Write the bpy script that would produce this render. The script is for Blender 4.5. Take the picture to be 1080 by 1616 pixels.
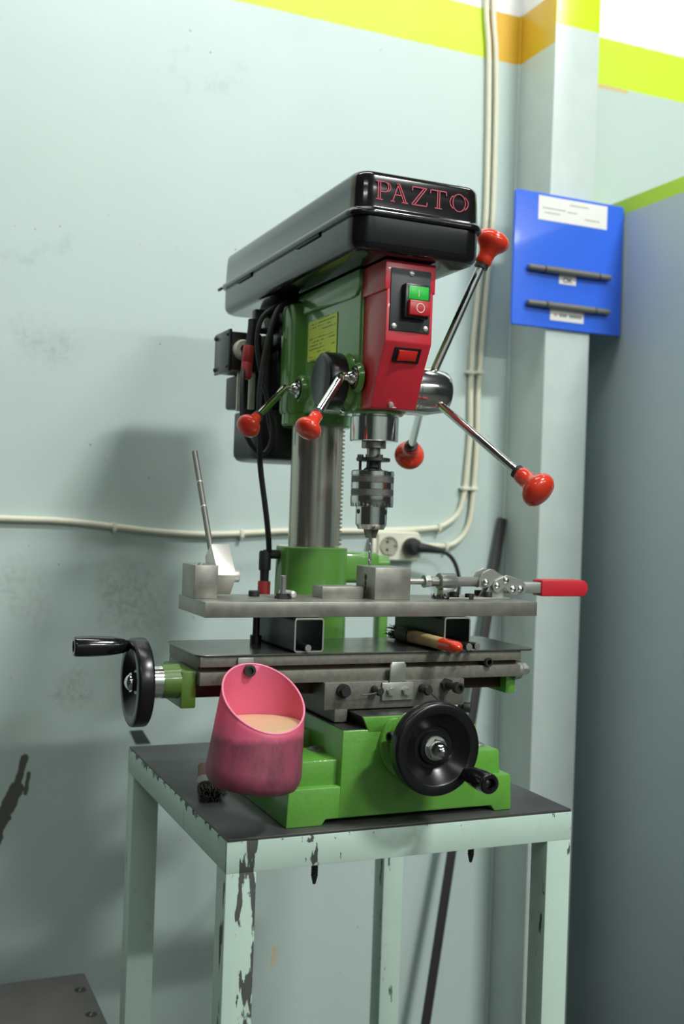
import bpy, bmesh, math, random
from mathutils import Vector, Matrix
random.seed(7)
for o in list(bpy.data.objects):
    bpy.data.objects.remove(o, do_unlink=True)
scene = bpy.context.scene
COL = scene.collection
H = 0.82            # height of the bench top above the floor; modelling coordinates have z = 0 on the bench top
PI = math.pi

# ------------------------------------------------------------------ camera
F_PX, PITCH, ROLL, YAW = 1729.92, 0.002028, 0.034821, 0.40844
CAM = Vector((-0.378645, -1.164332, 0.366171 + H))
fw = Vector((math.sin(YAW) * math.cos(PITCH), math.cos(YAW) * math.cos(PITCH), math.sin(PITCH)))
r0 = Vector((math.cos(YAW), -math.sin(YAW), 0)); u0 = r0.cross(fw)
rt = math.cos(ROLL) * r0 + math.sin(ROLL) * u0; up = -math.sin(ROLL) * r0 + math.cos(ROLL) * u0
cd = bpy.data.cameras.new('camera'); cam = bpy.data.objects.new('camera', cd); COL.objects.link(cam)
cam.matrix_world = Matrix(((rt.x, up.x, -fw.x, CAM.x), (rt.y, up.y, -fw.y, CAM.y), (rt.z, up.z, -fw.z, CAM.z), (0, 0, 0, 1)))
cd.sensor_fit = 'AUTO'; cd.sensor_width = 36; cd.lens = F_PX * 36 / 1616
cd.clip_start = 0.05
cd.dof.use_dof = True; cd.dof.focus_distance = 1.36; cd.dof.aperture_fstop = 4.5
scene.camera = cam

# ------------------------------------------------------------------ world, lamps, exposure
w = bpy.data.worlds.new('world'); scene.world = w; w.use_nodes = True
w.node_tree.nodes['Background'].inputs[0].default_value = (0.80, 0.93, 0.88, 1)
w.node_tree.nodes['Background'].inputs[1].default_value = 0.03
scene.view_settings.view_transform = 'Standard'; scene.view_settings.look = 'None'
scene.view_settings.exposure = 0.0; scene.view_settings.gamma = 1.0
scene.view_settings.use_curve_mapping = False

def area(name, loc, target, sx, sy, power, color=(0.985, 1.0, 0.985)):
    l = bpy.data.lights.new(name, 'AREA'); l.shape = 'RECTANGLE'; l.size = sx; l.size_y = sy; l.energy = power; l.color = color
    o = bpy.data.objects.new(name, l); COL.objects.link(o)
    o.location = Vector(loc) + Vector((0, 0, H))
    d = Vector(target) - Vector(loc); o.rotation_euler = d.to_track_quat('-Z', 'Y').to_euler()
    return o
# ceiling tubes of the workshop: rows receding behind the camera and one row close to the wall; the last pair is added fill
area('tube_lamp_far', (1.15, -4.2, 2.42), (0.2, 0.3, 0.3), 0.9, 0.10, 48)
area('tube_lamp_near', (1.65, -2.7, 4.0), (0.25, 0.4, 0.4), 0.8, 0.16, 158)
area('tube_lamp_side', (2.9, -3.5, 2.1), (0.25, 0.1, 0.1), 0.9, 0.10, 14)
area('tube_lamp_column', (1.32, 0.12, 2.32), (1.0, 0.85, 0.9), 0.30, 0.12, 4)
area('tube_lamp_wall', (-0.2, 0.1, 2.40), (0.3, 0.85, 0.9), 1.6, 0.10, 18)
area('tube_lamp_left', (-1.6, -2.2, 2.40), (0.5, 0.4, 0.6), 1.2, 0.10, 9)

area('added_front_fill', (-0.6, -4.7, 2.75), (-0.6, -5.6, 1.0), 1.6, 0.12, 38)  # added pair of lights on the front wall, giving the chrome brightness to mirror
area('added_front_fill', (2.6, -4.7, 2.75), (2.6, -5.6, 1.0), 1.6, 0.12, 38)
# ------------------------------------------------------------------ materials
def s2l(c):
    c = c / 255.0
    return c / 12.92 if c <= 0.04045 else ((c + 0.055) / 1.055) ** 2.4
def rgb(*c):
    return tuple(s2l(v) for v in c) + (1,)

class NT:
    def __init__(self, name):
        self.m = bpy.data.materials.new(name); self.m.use_nodes = True
        self.t = self.m.node_tree; self.n = self.t.nodes; self.b = self.n['Principled BSDF']
        self.out = self.n['Material Output']
    def link(self, a, b): self.t.links.new(a, b)
    def new(self, ty, **kw):
        nd = self.n.new(ty)
        for k, v in kw.items(): setattr(nd, k, v)
        return nd
    def put(self, sock, v):
        if isinstance(v, bpy.types.NodeSocket): self.link(v, sock)
        else: sock.default_value = v
    def math(self, op, a, b=0.0, c=None):
        nd = self.new('ShaderNodeMath', operation=op)
        self.put(nd.inputs[0], a); self.put(nd.inputs[1], b)
        if c is not None: self.put(nd.inputs[2], c)
        return nd.outputs[0]
    def sstep(self, v, lo, hi):
        nd = self.new('ShaderNodeMapRange', interpolation_type='SMOOTHSTEP')
        self.put(nd.inputs[0], v); nd.inputs[1].default_value = lo; nd.inputs[2].default_value = hi
        return nd.outputs[0]
    def coord(self, scale=(1, 1, 1), loc=(0, 0, 0)):
        tc = self.new('ShaderNodeTexCoord'); mp = self.new('ShaderNodeMapping')
        self.link(tc.outputs['Object'], mp.inputs[0]); mp.inputs['Scale'].default_value = scale; mp.inputs['Location'].default_value = loc
        return mp.outputs[0]
    def xyz(self, k=1.0, off=(0, 0, 0)):
        s = self.new('ShaderNodeSeparateXYZ'); self.link(self.coord((1 / k,) * 3, tuple(-v / k for v in off)), s.inputs[0]); return s.outputs
    def noise(self, scale, detail=4, vec=None, rough=0.55):
        nd = self.new('ShaderNodeTexNoise'); nd.inputs['Scale'].default_value = scale; nd.inputs['Detail'].default_value = detail
        nd.inputs['Roughness'].default_value = rough
        self.link(vec if vec is not None else self.coord(), nd.inputs['Vector'])
        return nd.outputs['Fac']
    def mix(self, fac, a, b):
        nd = self.new('ShaderNodeMix', data_type='RGBA')
        self.put(nd.inputs[0], fac); self.put(nd.inputs[6], a); self.put(nd.inputs[7], b)
        return nd.outputs[2]
    def col(self, v): self.put(self.b.inputs['Base Color'], v)
    def set(self, **kw):
        for k, v in kw.items(): self.put(self.b.inputs[k.replace('_', ' ')], v)
    def bump(self, h, strength=0.2, dist=0.002):
        nd = self.new('ShaderNodeBump'); nd.inputs['Strength'].default_value = strength; nd.inputs['Distance'].default_value = dist
        self.link(h, nd.inputs['Height']); self.link(nd.outputs[0], self.b.inputs['Normal'])

def simple(name, c, rough=0.5, metal=0.0, var=0.12, scale=40, bump=0.0, coat=0.0, stretch=(1, 1, 1), rvar=0.0, spec=0.5):
    m = NT(name)
    n = m.noise(scale, 4, m.coord(stretch))
    a = rgb(*c); d = tuple(v * (1 - var) for v in a[:3]) + (1,); l = tuple(min(1, v * (1 + var)) for v in a[:3]) + (1,)
    m.col(m.mix(n, d, l)); m.set(Roughness=rough, Metallic=metal)
    m.b.inputs['Specular IOR Level'].default_value = spec
    if rvar: m.set(Roughness=m.math('ADD', rough - rvar / 2, m.math('MULTIPLY', n, rvar)))
    if coat: m.set(Coat_Weight=coat, Coat_Roughness=0.05)
    if bump: m.bump(n, bump)
    return m.m

M = {}
M['steel'] = simple('ground_steel', (165, 165, 158), 0.34, 0.7, 0.15, 60, 0.03, rvar=0.15)
M['plate_steel'] = simple('plate_steel', (152, 151, 142), 0.36, 0.6, 0.42, 55, 0.04, rvar=0.2)
M['bright_steel'] = simple('bright_steel', (215, 214, 206), 0.42, 0.6, 0.06, 80, 0.05)
M['chrome'] = simple('chrome', (228, 230, 226), 0.14, 1.0, 0.05, 30)
M['column_steel'] = simple('column_steel', (198, 194, 182), 0.22, 0.85, 0.15, 25, stretch=(1, 1, 0.15))
M['dark_steel'] = simple('dark_steel', (84, 84, 82), 0.42, 0.9, 0.2, 50)
M['knurl'] = simple('knurled_steel', (120, 120, 116), 0.5, 1.0, 0.5, 900, 0.5)
M['iron'] = simple('machined_cast_iron', (110, 110, 101), 0.5, 0.35, 0.4, 150, 0.1)
M['edge_iron'] = simple('ground_iron_edge', (124, 123, 112), 0.5, 0.35, 0.45, 130, 0.1)
M['rod_steel'] = simple('dull_rod_steel', (120, 120, 114), 0.45, 0.6, 0.2, 60)
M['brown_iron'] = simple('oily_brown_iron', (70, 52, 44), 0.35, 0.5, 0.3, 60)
M['sheet'] = simple('table_sheet_steel', (108, 110, 106), 0.2, 0.7, 0.2, 25, rvar=0.15)
M['mill_tube'] = simple('mill_scale_tube', (62, 66, 68), 0.42, 0.7, 0.25, 45)
M['tube_cut'] = simple('bright_cut_edge', (190, 190, 182), 0.4, 0.9, 0.1, 60)
M['green'] = simple('green_machine_paint', (98, 156, 66), 0.3, 0.0, 0.1, 30, 0.04, coat=0.9)
M['green_rough'] = simple('green_cast_paint', (100, 164, 64), 0.34, 0.0, 0.12, 160, 0.22, coat=0.4)
M['green_old'] = simple('yellowed_green_paint', (82, 116, 44), 0.4, 0.0, 0.2, 60, 0.1, coat=0.3)
M['red_panel'] = simple('red_plastic', (206, 46, 60), 0.36, 0.0, 0.04, 60, coat=0.25)
M['red_grip'] = simple('red_vinyl_grip', (206, 40, 54), 0.35, 0.0, 0.05, 80, 0.05)
M['red_sleeve'] = simple('dull_red_sleeve', (178, 52, 52), 0.5)
M['knob'] = simple('orange_red_knob', (222, 62, 40), 0.2, 0.0, 0.05, 30, coat=0.5)
M['black_gloss'] = simple('black_gloss_enamel', (22, 23, 23), 0.16, 0.0, 0.2, 60, 0.02, coat=0.3)
M['wheel'] = simple('black_bakelite', (20, 21, 21), 0.27, 0.0, 0.3, 90, 0.03)
M['black_plastic'] = simple('black_plastic', (26, 27, 27), 0.3, 0.0, 0.2, 80)
M['black_matt'] = simple('black_rubber', (34, 35, 35), 0.55, 0.0, 0.2, 80)
M['charcoal'] = simple('charcoal_plate', (52, 56, 57), 0.5)
M['motor'] = simple('black_motor_shell', (24, 25, 26), 0.35, 0.0, 0.2, 40)
M['motor_brown'] = simple('brown_motor_box', (54, 49, 47), 0.5)
M['alu'] = simple('pale_aluminium', (176, 180, 172), 0.33, 0.65)
M['white_plastic'] = simple('white_plastic', (226, 226, 206), 0.35, 0.0, 0.03)
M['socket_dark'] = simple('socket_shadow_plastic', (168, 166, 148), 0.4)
M['cable_white'] = simple('white_cable', (222, 220, 196), 0.45, 0.0, 0.06, 30)
M['white_nylon'] = simple('white_nylon', (214, 214, 194), 0.4)
M['button_green'] = simple('green_button', (36, 196, 62), 0.35, 0.0, 0.04)
M['button_red'] = simple('red_button', (190, 36, 44), 0.35, 0.0, 0.04)
M['rocker'] = simple('red_rocker', (222, 48, 44), 0.25, 0.0, 0.04)
M['mark_white'] = simple('white_print', (225, 220, 200), 0.5)
M['letter'] = simple('red_lettering', (206, 70, 92), 0.4, 0.0, 0.05)
M['blue'] = simple('blue_board', (52, 106, 228), 0.2, 0.0, 0.05, 20, 0.03, coat=0.2)
M['paper'] = simple('white_paper', (232, 232, 226), 0.6, 0.0, 0.03)
M['ink'] = simple('grey_ink', (96, 98, 96), 0.7)
M['ink_pink'] = simple('pink_ink', (220, 150, 156), 0.7)
M['gunmetal'] = simple('gunmetal_shaft', (116, 116, 108), 0.45, 0.3)
M['bar'] = simple('dark_flat_bar', (58, 56, 54), 0.55, 0.3)
M['wood'] = simple('pale_brush_wood', (196, 170, 118), 0.55, 0.0, 0.25, 40, 0.1, stretch=(1, 0.12, 1))
M['brown_wood'] = simple('dirty_brown_wood', (88, 62, 44), 0.6, 0.0, 0.3, 40)
M['red_dip'] = simple('red_dipped_paint', (224, 62, 34), 0.25, 0.0, 0.04, coat=0.4)
M['bristle'] = simple('dark_bristles', (46, 38, 30), 0.8, 0.0, 0.3)
M['mark'] = simple('dark_mark', (62, 74, 68), 0.5)
M['low_bench'] = simple('worn_grey_board', (104, 100, 98), 0.6, 0.0, 0.3, 18, 0.1)
M['floor'] = simple('concrete', (64, 65, 62), 0.7, 0.0, 0.2, 6, 0.1)
M['bench_top'] = simple('oily_bench_steel', (84, 84, 84), 0.34, 0.35, 0.22, 9, 0.02, rvar=0.25)

def pillar_mat():
    m = NT('pillar_gloss_paint'); x, y, z = m.xyz(0.9307, (-0.02624, -0.08069, 0.02538))
    nz = m.noise(18, 3)
    base = m.mix(nz, rgb(188, 203, 198), rgb(206, 218, 213))
    zz = m.math('ADD', z, m.math('MULTIPLY', nz, 0.006))
    band = m.math('MULTIPLY', m.sstep(zz, 1.455, 1.457), m.math('SUBTRACT', 1.0, m.sstep(z, 1.560, 1.562)))
    front = m.math('LESS_THAN', y, 0.858)
    side_band = m.math('MULTIPLY', m.sstep(zz, 1.414, 1.416), m.math('SUBTRACT', 1.0, m.sstep(z, 1.522, 1.524)))
    c = m.mix(m.math('MULTIPLY', front, band), base, rgb(200, 232, 44))
    c = m.mix(m.math('MULTIPLY', m.math('SUBTRACT', 1.0, front), side_band), c, rgb(216, 176, 44))
    c = m.mix(m.math('MULTIPLY', m.math('SUBTRACT', 1.0, front), m.sstep(z, 1.523, 1.525)), c, rgb(236, 238, 236))
    m.col(c); m.set(Roughness=0.28); m.bump(m.noise(60, 3), 0.12, 0.002)
    return m.m
M['pillar'] = pillar_mat()

def seg_dist(m, x, z, a, b):
    # distance in the wall plane from the segment a-b
    ax, az = a; bx, bz = b; dx, dz = bx - ax, bz - az; L2 = dx * dx + dz * dz
    px = m.math('SUBTRACT', x, ax); pz = m.math('SUBTRACT', z, az)
    t = m.math('DIVIDE', m.math('ADD', m.math('MULTIPLY', px, dx), m.math('MULTIPLY', pz, dz)), L2)
    cl = m.new('ShaderNodeClamp'); m.put(cl.inputs[0], t); t = cl.outputs[0]
    ex = m.math('SUBTRACT', px, m.math('MULTIPLY', t, dx)); ez = m.math('SUBTRACT', pz, m.math('MULTIPLY', t, dz))
    return m.math('SQRT', m.math('ADD', m.math('MULTIPLY', ex, ex), m.math('MULTIPLY', ez, ez)))

def wall_mat():
    m = NT('pale_green_wall_paint'); x, y, z = m.xyz(0.9307, (-0.02624, -0.08069, 0.02538))
    big = m.noise(2.2, 5); fine = m.noise(45, 4); mid = m.noise(9, 6, rough=0.7)
    c = m.mix(big, rgb(184, 203, 197), rgb(196, 213, 208))
    c = m.mix(m.math('MULTIPLY', m.sstep(mid, 0.62, 0.8), 0.35), c, rgb(140, 160, 150))
    speck = m.sstep(m.noise(110, 6, rough=0.7), 0.42, 0.62)
    # mould and rub marks with their own outline
    for (a, b, r0_, r1_, k, cc) in [((0.09, 0.20), (0.13, 0.17), 0.0, 0.09, 0.30, (110, 122, 108)),
                                    ((-0.12, 0.20), (-0.09, 0.17), 0.0, 0.08, 0.22, (120, 132, 118)),
                                    ((-0.09, 0.68), (-0.06, 0.66), 0.0, 0.06, 0.25, (120, 135, 122)),
                                    ((0.005, 0.005), (0.02, -0.01), 0.0, 0.05, 0.32, (108, 120, 108))]:
        d = seg_dist(m, x, z, a, b)
        dd = m.math('ADD', d, m.math('MULTIPLY', m.math('SUBTRACT', mid, 0.5), 0.16))
        c = m.mix(m.math('MULTIPLY', m.math('MULTIPLY', m.math('SUBTRACT', 1.0, m.sstep(dd, r0_, r1_)), k), m.math('ADD', 0.35, speck)), c, rgb(*cc))
    # peeled streaks
    for (a, b, wd) in [((-0.087, -0.12), (-0.105, -0.20), 0.006), ((-0.078, -0.152), (-0.083, -0.19), 0.0035), ((-0.10, -0.18), (-0.14, -0.27), 0.013), ((-0.125, -0.25), (-0.15, -0.36), 0.006)]:
        d = seg_dist(m, x, z, a, b)
        dd = m.math('ADD', d, m.math('MULTIPLY', m.math('SUBTRACT', m.noise(60, 5), 0.5), 0.016))
        c = m.mix(m.math('SUBTRACT', 1.0, m.sstep(dd, wd, wd + 0.0015)), c, rgb(92, 92, 84))
    d = seg_dist(m, x, z, (0.440, -0.555), (0.434, -0.585))
    dd = m.math('ADD', d, m.math('MULTIPLY', m.math('SUBTRACT', fine, 0.5), 0.02))
    c = m.mix(m.math('SUBTRACT', 1.0, m.sstep(dd, 0.006, 0.008)), c, rgb(206, 196, 164))
    # specks
    vo = m.new('ShaderNodeTexVoronoi'); vo.inputs['Scale'].default_value = 22; m.link(m.coord(), vo.inputs['Vector'])
    c = m.mix(m.math('MULTIPLY', m.math('LESS_THAN', vo.outputs['Distance'], 0.035), m.sstep(mid, 0.4, 0.6)), c, rgb(96, 108, 100))
    # painted bands
    zz = m.math('ADD', z, m.math('MULTIPLY', m.math('SUBTRACT', fine, 0.5), 0.004))
    orange = m.math('MULTIPLY', m.sstep(x, 0.868, 0.876), m.math('LESS_THAN', x, 1.0))
    band = m.math('MULTIPLY', m.sstep(zz, 1.411, 1.413), m.math('SUBTRACT', 1.0, m.sstep(zz, 1.522, 1.524)))
    smear = m.math('MULTIPLY', m.math('MULTIPLY', m.sstep(zz, 1.400, 1.404), m.math('GREATER_THAN', x, 1.0)), m.math('LESS_THAN', x, 1.27))
    c = m.mix(m.math('MULTIPLY', smear, 0.7), c, rgb(214, 180, 90))
    c = m.mix(band, c, m.mix(orange, rgb(200, 232, 44), rgb(216, 172, 40)))
    c = m.mix(m.sstep(zz, 1.522, 1.524), c, rgb(238, 240, 238))
    m.col(c); m.set(Roughness=m.math('ADD', 0.38, m.math('MULTIPLY', mid, 0.25)))
    m.bump(m.math('ADD', m.math('MULTIPLY', mid, 0.8), m.math('MULTIPLY', fine, 0.25)), 0.25, 0.004)
    return m.m
M['wall'] = wall_mat()

M['plain_wall'] = simple('plain_wall_paint', (196, 208, 202), 0.5, 0.0, 0.08, 3)
def partition_mat():
    m = NT('grey_partition_paint'); x, y, z = m.xyz(0.9307, (-0.02624, -0.08069, 0.02538))
    n = m.noise(3, 5)
    c = m.mix(n, rgb(170, 186, 191), rgb(186, 200, 204))
    c = m.mix(m.sstep(z, 1.062, 1.064), c, rgb(180, 222, 50))
    m.col(c); m.set(Roughness=0.4); m.bump(m.noise(30, 4), 0.1, 0.003)
    return m.m
M['partition'] = partition_mat()

def bench_mat():
    m = NT('chipped_mint_paint'); x, y, z = m.xyz()
    n1 = m.noise(1.0, 8, m.coord((52, 52, 11)), 0.6); n2 = m.noise(1.0, 6, m.coord((55, 55, 34)), 0.62)
    tint = m.noise(7, 5)
    c = m.mix(tint, rgb(184, 210, 194), rgb(200, 224, 210))
    c = m.mix(m.math('MULTIPLY', m.sstep(m.noise(24, 5), 0.6, 0.75), 0.3), c, rgb(150, 160, 136))
    leg = m.math('MULTIPLY', m.math('LESS_THAN', x, 0.045), m.math('LESS_THAN', y, 0.02))
    edge = m.sstep(z, -0.020, -0.001)
    left = m.math('MULTIPLY', m.math('LESS_THAN', x, 0.003), m.sstep(y, 0.0, 0.06))
    low = m.sstep(z, -0.040, -0.05)
    v = m.math('ADD', n1, m.math('MULTIPLY', leg, m.math('MULTIPLY', m.math('ADD', 0.35, m.sstep(x, 0.0, 0.02)), 0.10)))
    v2 = m.math('ADD', n2, m.math('MULTIPLY', edge, m.math('ADD', 0.13, m.math('MULTIPLY', left, 0.1))))
    chip = m.math('MAXIMUM', m.sstep(v, 0.650, 0.660), m.sstep(v2, 0.725, 0.735))
    c = m.mix(chip, c, rgb(74, 78, 74))
    m.col(c); m.set(Roughness=m.math('ADD', 0.42, m.math('MULTIPLY', chip, 0.2)))
    m.bump(m.math('SUBTRACT', 1.0, chip), 0.35, 0.0006)
    return m.m
M['bench'] = bench_mat()

def label_mat():
    m = NT('yellow_caution_label'); x, y, z = m.xyz()
    wv = m.new('ShaderNodeTexWave', wave_type='BANDS', bands_direction='Z'); wv.inputs['Scale'].default_value = 62
    m.link(m.coord(), wv.inputs['Vector'])
    words = m.noise(1.0, 2, m.coord((30, 130, 150)))
    row = m.noise(1.0, 1, m.coord((1, 12, 160)))
    k = m.math('MULTIPLY', m.sstep(wv.outputs['Fac'], 0.55, 0.75), m.math('MULTIPLY', m.sstep(words, 0.40, 0.5), m.sstep(row, 0.42, 0.5)))
    k = m.math('MULTIPLY', k, m.math('LESS_THAN', m.math('ABSOLUTE', y), 0.047))
    m.col(m.mix(m.math('MULTIPLY', k, 0.75), rgb(240, 255, 96), rgb(120, 134, 36))); m.set(Roughness=0.45)
    return m.m
M['label'] = label_mat()

def cup_mat():
    m = NT('pink_cup_plastic'); n = m.noise(14, 5)
    grime = m.noise(1.0, 6, m.coord((60, 60, 22)), 0.7)
    c = m.mix(n, rgb(243, 112, 146), rgb(248, 126, 158))
    c = m.mix(m.math('MULTIPLY', m.sstep(grime, 0.55, 0.8), 0.3), c, rgb(130, 76, 90))
    x, y, z = m.xyz()
    lower_tone = m.math('SUBTRACT', 1.0, m.sstep(m.math('ADD', z, m.math('MULTIPLY', m.math('SUBTRACT', grime, 0.5), 0.02)), 0.060, 0.070))   # duller plum tone below a ragged edge near the liquid level
    c = m.mix(m.math('MULTIPLY', lower_tone, m.math('ADD', 0.6, m.math('MULTIPLY', m.sstep(grime, 0.35, 0.7), 0.25))), c, rgb(112, 70, 80))
    m.col(c); m.set(Roughness=0.42)
    tr = m.new('ShaderNodeBsdfTranslucent'); m.put(tr.inputs[0], c)
    mx = m.new('ShaderNodeMixShader'); mx.inputs[0].default_value = 0.3
    m.link(m.b.outputs[0], mx.inputs[1]); m.link(tr.outputs[0], mx.inputs[2]); m.link(mx.outputs[0], m.out.inputs[0])
    return m.m
M['cup'] = cup_mat()
M['cup_rim'] = simple('pink_cup_rim', (250, 140, 170), 0.4, 0.0, 0.04)
M['coolant'] = simple('milky_coolant', (226, 206, 160), 0.12, 0.0, 0.04, 20)

# ------------------------------------------------------------------ mesh helpers
def V(*a): return Vector(a)
# the wall and everything set by it is scaled down about the camera position
CAM_SCALE = 0.9307
CAM_SCALE_OFF = Vector((-0.02624, -0.08069, 0.02538))
FB = (-H - CAM_SCALE_OFF.z) / CAM_SCALE        # floor level before that scaling
CAM_SCALED = [False]
class MB:
    def __init__(self): self.bm = bmesh.new()
    def absorb(self, other):
        me = bpy.data.meshes.new('tmp'); other.to_mesh(me); other.free(); self.bm.from_mesh(me); bpy.data.meshes.remove(me)
    def faces(self, verts, faces):
        vs = [self.bm.verts.new(v) for v in verts]
        for f in faces:
            try: self.bm.faces.new([vs[i] for i in f])
            except ValueError: pass
        return self
    def solid(self, verts, faces, bev=0.0, seg=2):
        b = bmesh.new(); vs = [b.verts.new(v) for v in verts]
        for f in faces: b.faces.new([vs[i] for i in f])
        bmesh.ops.recalc_face_normals(b, faces=b.faces)
        if bev > 0:
            bmesh.ops.bevel(b, geom=list(b.edges), offset=bev, offset_type='OFFSET', segments=seg, profile=0.5, affect='EDGES', clamp_overlap=True)
        self.absorb(b); return self
    def box(self, x0, x1, y0, y1, z0, z1, bev=0.0, seg=2):
        v = [(x0, y0, z0), (x1, y0, z0), (x1, y1, z0), (x0, y1, z0), (x0, y0, z1), (x1, y0, z1), (x1, y1, z1), (x0, y1, z1)]
        return self.solid(v, [(0, 3, 2, 1), (4, 5, 6, 7), (0, 1, 5, 4), (1, 2, 6, 5), (2, 3, 7, 6), (3, 0, 4, 7)], bev, seg)
    def obox(self, c, ax, ay, az, hx, hy, hz, bev=0.0):
        # oriented box about centre c with half sizes
        c = Vector(c); ax, ay, az = (Vector(a).normalized() for a in (ax, ay, az)); v = []
        for k in (-1, 1):
            for (i, j) in ((-1, -1), (1, -1), (1, 1), (-1, 1)): v.append(c + ax * hx * i + ay * hy * j + az * hz * k)
        return self.solid(v, [(0, 3, 2, 1), (4, 5, 6, 7), (0, 1, 5, 4), (1, 2, 6, 5), (2, 3, 7, 6), (3, 0, 4, 7)], bev)
    def prism(self, pts, plane, a, b, bev=0.0, seg=2):
        def P(u, v, t): return {'yz': (t, u, v), 'xz': (u, t, v), 'xy': (u, v, t)}[plane]
        n = len(pts); vs = [P(u, v, a) for u, v in pts] + [P(u, v, b) for u, v in pts]
        fs = [tuple(range(n))[::-1], tuple(range(n, 2 * n))] + [(i, (i + 1) % n, n + (i + 1) % n, n + i) for i in range(n)]
        return self.solid(vs, fs, bev, seg)
    def lathe(self, o, d, prof, seg=32):
        o = Vector(o); d = Vector(d).normalized()
        a = d.orthogonal().normalized(); b = d.cross(a); rings = []
        for (t, r) in prof:
            c = o + d * t
            if r <= 1e-7: rings.append([self.bm.verts.new(c)])
            else: rings.append([self.bm.verts.new(c + a * r * math.cos(2 * PI * k / seg) + b * r * math.sin(2 * PI * k / seg)) for k in range(seg)])
        for p, q in zip(rings, rings[1:]):
            for k in range(seg):
                k2 = (k + 1) % seg
                f = [p[0] if len(p) == 1 else p[k], p[0] if len(p) == 1 else p[k2], q[0] if len(q) == 1 else q[k2], q[0] if len(q) == 1 else q[k]]
                u = []
                for v in f:
                    if v not in u: u.append(v)
                if len(u) >= 3:
                    try: self.bm.faces.new(u)
                    except ValueError: pass
        return self
    def cyl(self, p0, p1, r0, r1=None, seg=24, ch=0.0):
        p0, p1 = Vector(p0), Vector(p1); L = (p1 - p0).length; r1 = r0 if r1 is None else r1
        pr = [(0, 0), (0, r0 - ch), (ch, r0), (L - ch, r1), (L, r1 - ch), (L, 0)] if ch else [(0, 0), (0, r0), (L, r1), (L, 0)]
        return self.lathe(p0, p1 - p0, pr, seg)
    def hexa(self, p0, p1, r): return self.cyl(p0, p1, r, seg=6)
    def tube(self, pts, r, seg=10, sub=6, closed_ends=True):
        P = [Vector(p) for p in pts]; Q = []
        if len(P) > 2 and sub > 1:
            for i in range(len(P) - 1):
                a = P[max(i - 1, 0)]; b = P[i]; c = P[i + 1]; d = P[min(i + 2, len(P) - 1)]
                for s in range(sub):
                    t = s / sub
                    Q.append(0.5 * ((2 * b) + (c - a) * t + (2 * a - 5 * b + 4 * c - d) * t * t + (3 * b - a - 3 * c + d) * t ** 3))
            Q.append(P[-1])
        else: Q = P
        rings = []; n = None
        for i, q in enumerate(Q):
            t = (Q[min(i + 1, len(Q) - 1)] - Q[max(i - 1, 0)]).normalized()
            if n is None: n = t.orthogonal().normalized()
            n = (n - t * n.dot(t)).normalized(); b = t.cross(n)
            rr = r(i / (len(Q) - 1)) if callable(r) else r
            rings.append([self.bm.verts.new(q + n * rr * math.cos(2 * PI * k / seg) + b * rr * math.sin(2 * PI * k / seg)) for k in range(seg)])
        for p, q in zip(rings, rings[1:]):
            for k in range(seg): self.bm.faces.new((p[k], p[(k + 1) % seg], q[(k + 1) % seg], q[k]))
        if closed_ends:
            self.bm.faces.new(rings[0][::-1]); self.bm.faces.new(rings[-1])
        return self
    def rloft(self, x0, x1, y0, y1, r, levels, ks=7):
        # rounded rectangle in plan lofted through (z, inset) levels, capped
        rings = []
        for (z, ins) in levels:
            a0, a1, b0, b1 = x0 + ins, x1 - ins, y0 + ins, y1 - ins; rr = max(r - ins, 0.0015); ring = []
            for (cx, cy, st) in ((a1 - rr, b1 - rr, 0), (a0 + rr, b1 - rr, PI / 2), (a0 + rr, b0 + rr, PI), (a1 - rr, b0 + rr, 1.5 * PI)):
                for k in range(ks):
                    an = st + PI / 2 * k / (ks - 1); ring.append(self.bm.verts.new((cx + rr * math.cos(an), cy + rr * math.sin(an), z)))
            rings.append(ring)
        n = len(rings[0])
        for p, q in zip(rings, rings[1:]):
            for k in range(n): self.bm.faces.new((p[k], p[(k + 1) % n], q[(k + 1) % n], q[k]))
        self.bm.faces.new(rings[0][::-1]); self.bm.faces.new(rings[-1])
        return self

def link_obj(o, parent, wloc):
    COL.objects.link(o)
    o['_w'] = list(wloc)
    if parent is not None:
        o.parent = parent; o.location = Vector(wloc) - Vector(parent['_w'])
    else: o.location = wloc
def obj(name, mb, mat, parent=None, label=None, cat=None, group=None, kind=None, smooth=35, origin=None):
    bm = mb.bm
    bmesh.ops.recalc_face_normals(bm, faces=bm.faces)
    xs = [v.co for v in bm.verts]
    if origin is None:
        origin = ((min(v.x for v in xs) + max(v.x for v in xs)) / 2, (min(v.y for v in xs) + max(v.y for v in xs)) / 2, min(v.z for v in xs))
    og = Vector(origin)
    if CAM_SCALED[0]:
        bmesh.ops.transform(bm, matrix=Matrix.Translation(CAM_SCALE_OFF) @ Matrix.Scale(CAM_SCALE, 4), verts=bm.verts)
        og = og * CAM_SCALE + CAM_SCALE_OFF if tuple(origin) != (0, 0, 0) else og
    bmesh.ops.translate(bm, verts=bm.verts, vec=-og)
    me = bpy.data.meshes.new(name); bm.to_mesh(me); bm.free()
    me.materials.append(M[mat])
    for p in me.polygons: p.use_smooth = True
    me.set_sharp_from_angle(angle=math.radians(smooth))
    o = bpy.data.objects.new(name, me); link_obj(o, parent, og + Vector((0, 0, H)))
    tag(o, label, cat, group, kind); return o
def tag(o, label=None, cat=None, group=None, kind=None):
    if label: o['label'] = label
    if cat: o['category'] = cat
    if group: o['group'] = group
    if kind: o['kind'] = kind
def thing(name, loc, label, cat, group=None, kind=None):
    o = bpy.data.objects.new(name, None); o.empty_display_size = 0.05
    loc = Vector(loc) * CAM_SCALE + CAM_SCALE_OFF if CAM_SCALED[0] else Vector(loc)
    link_obj(o, None, loc + Vector((0, 0, H))); tag(o, label, cat, group, kind); return o
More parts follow.
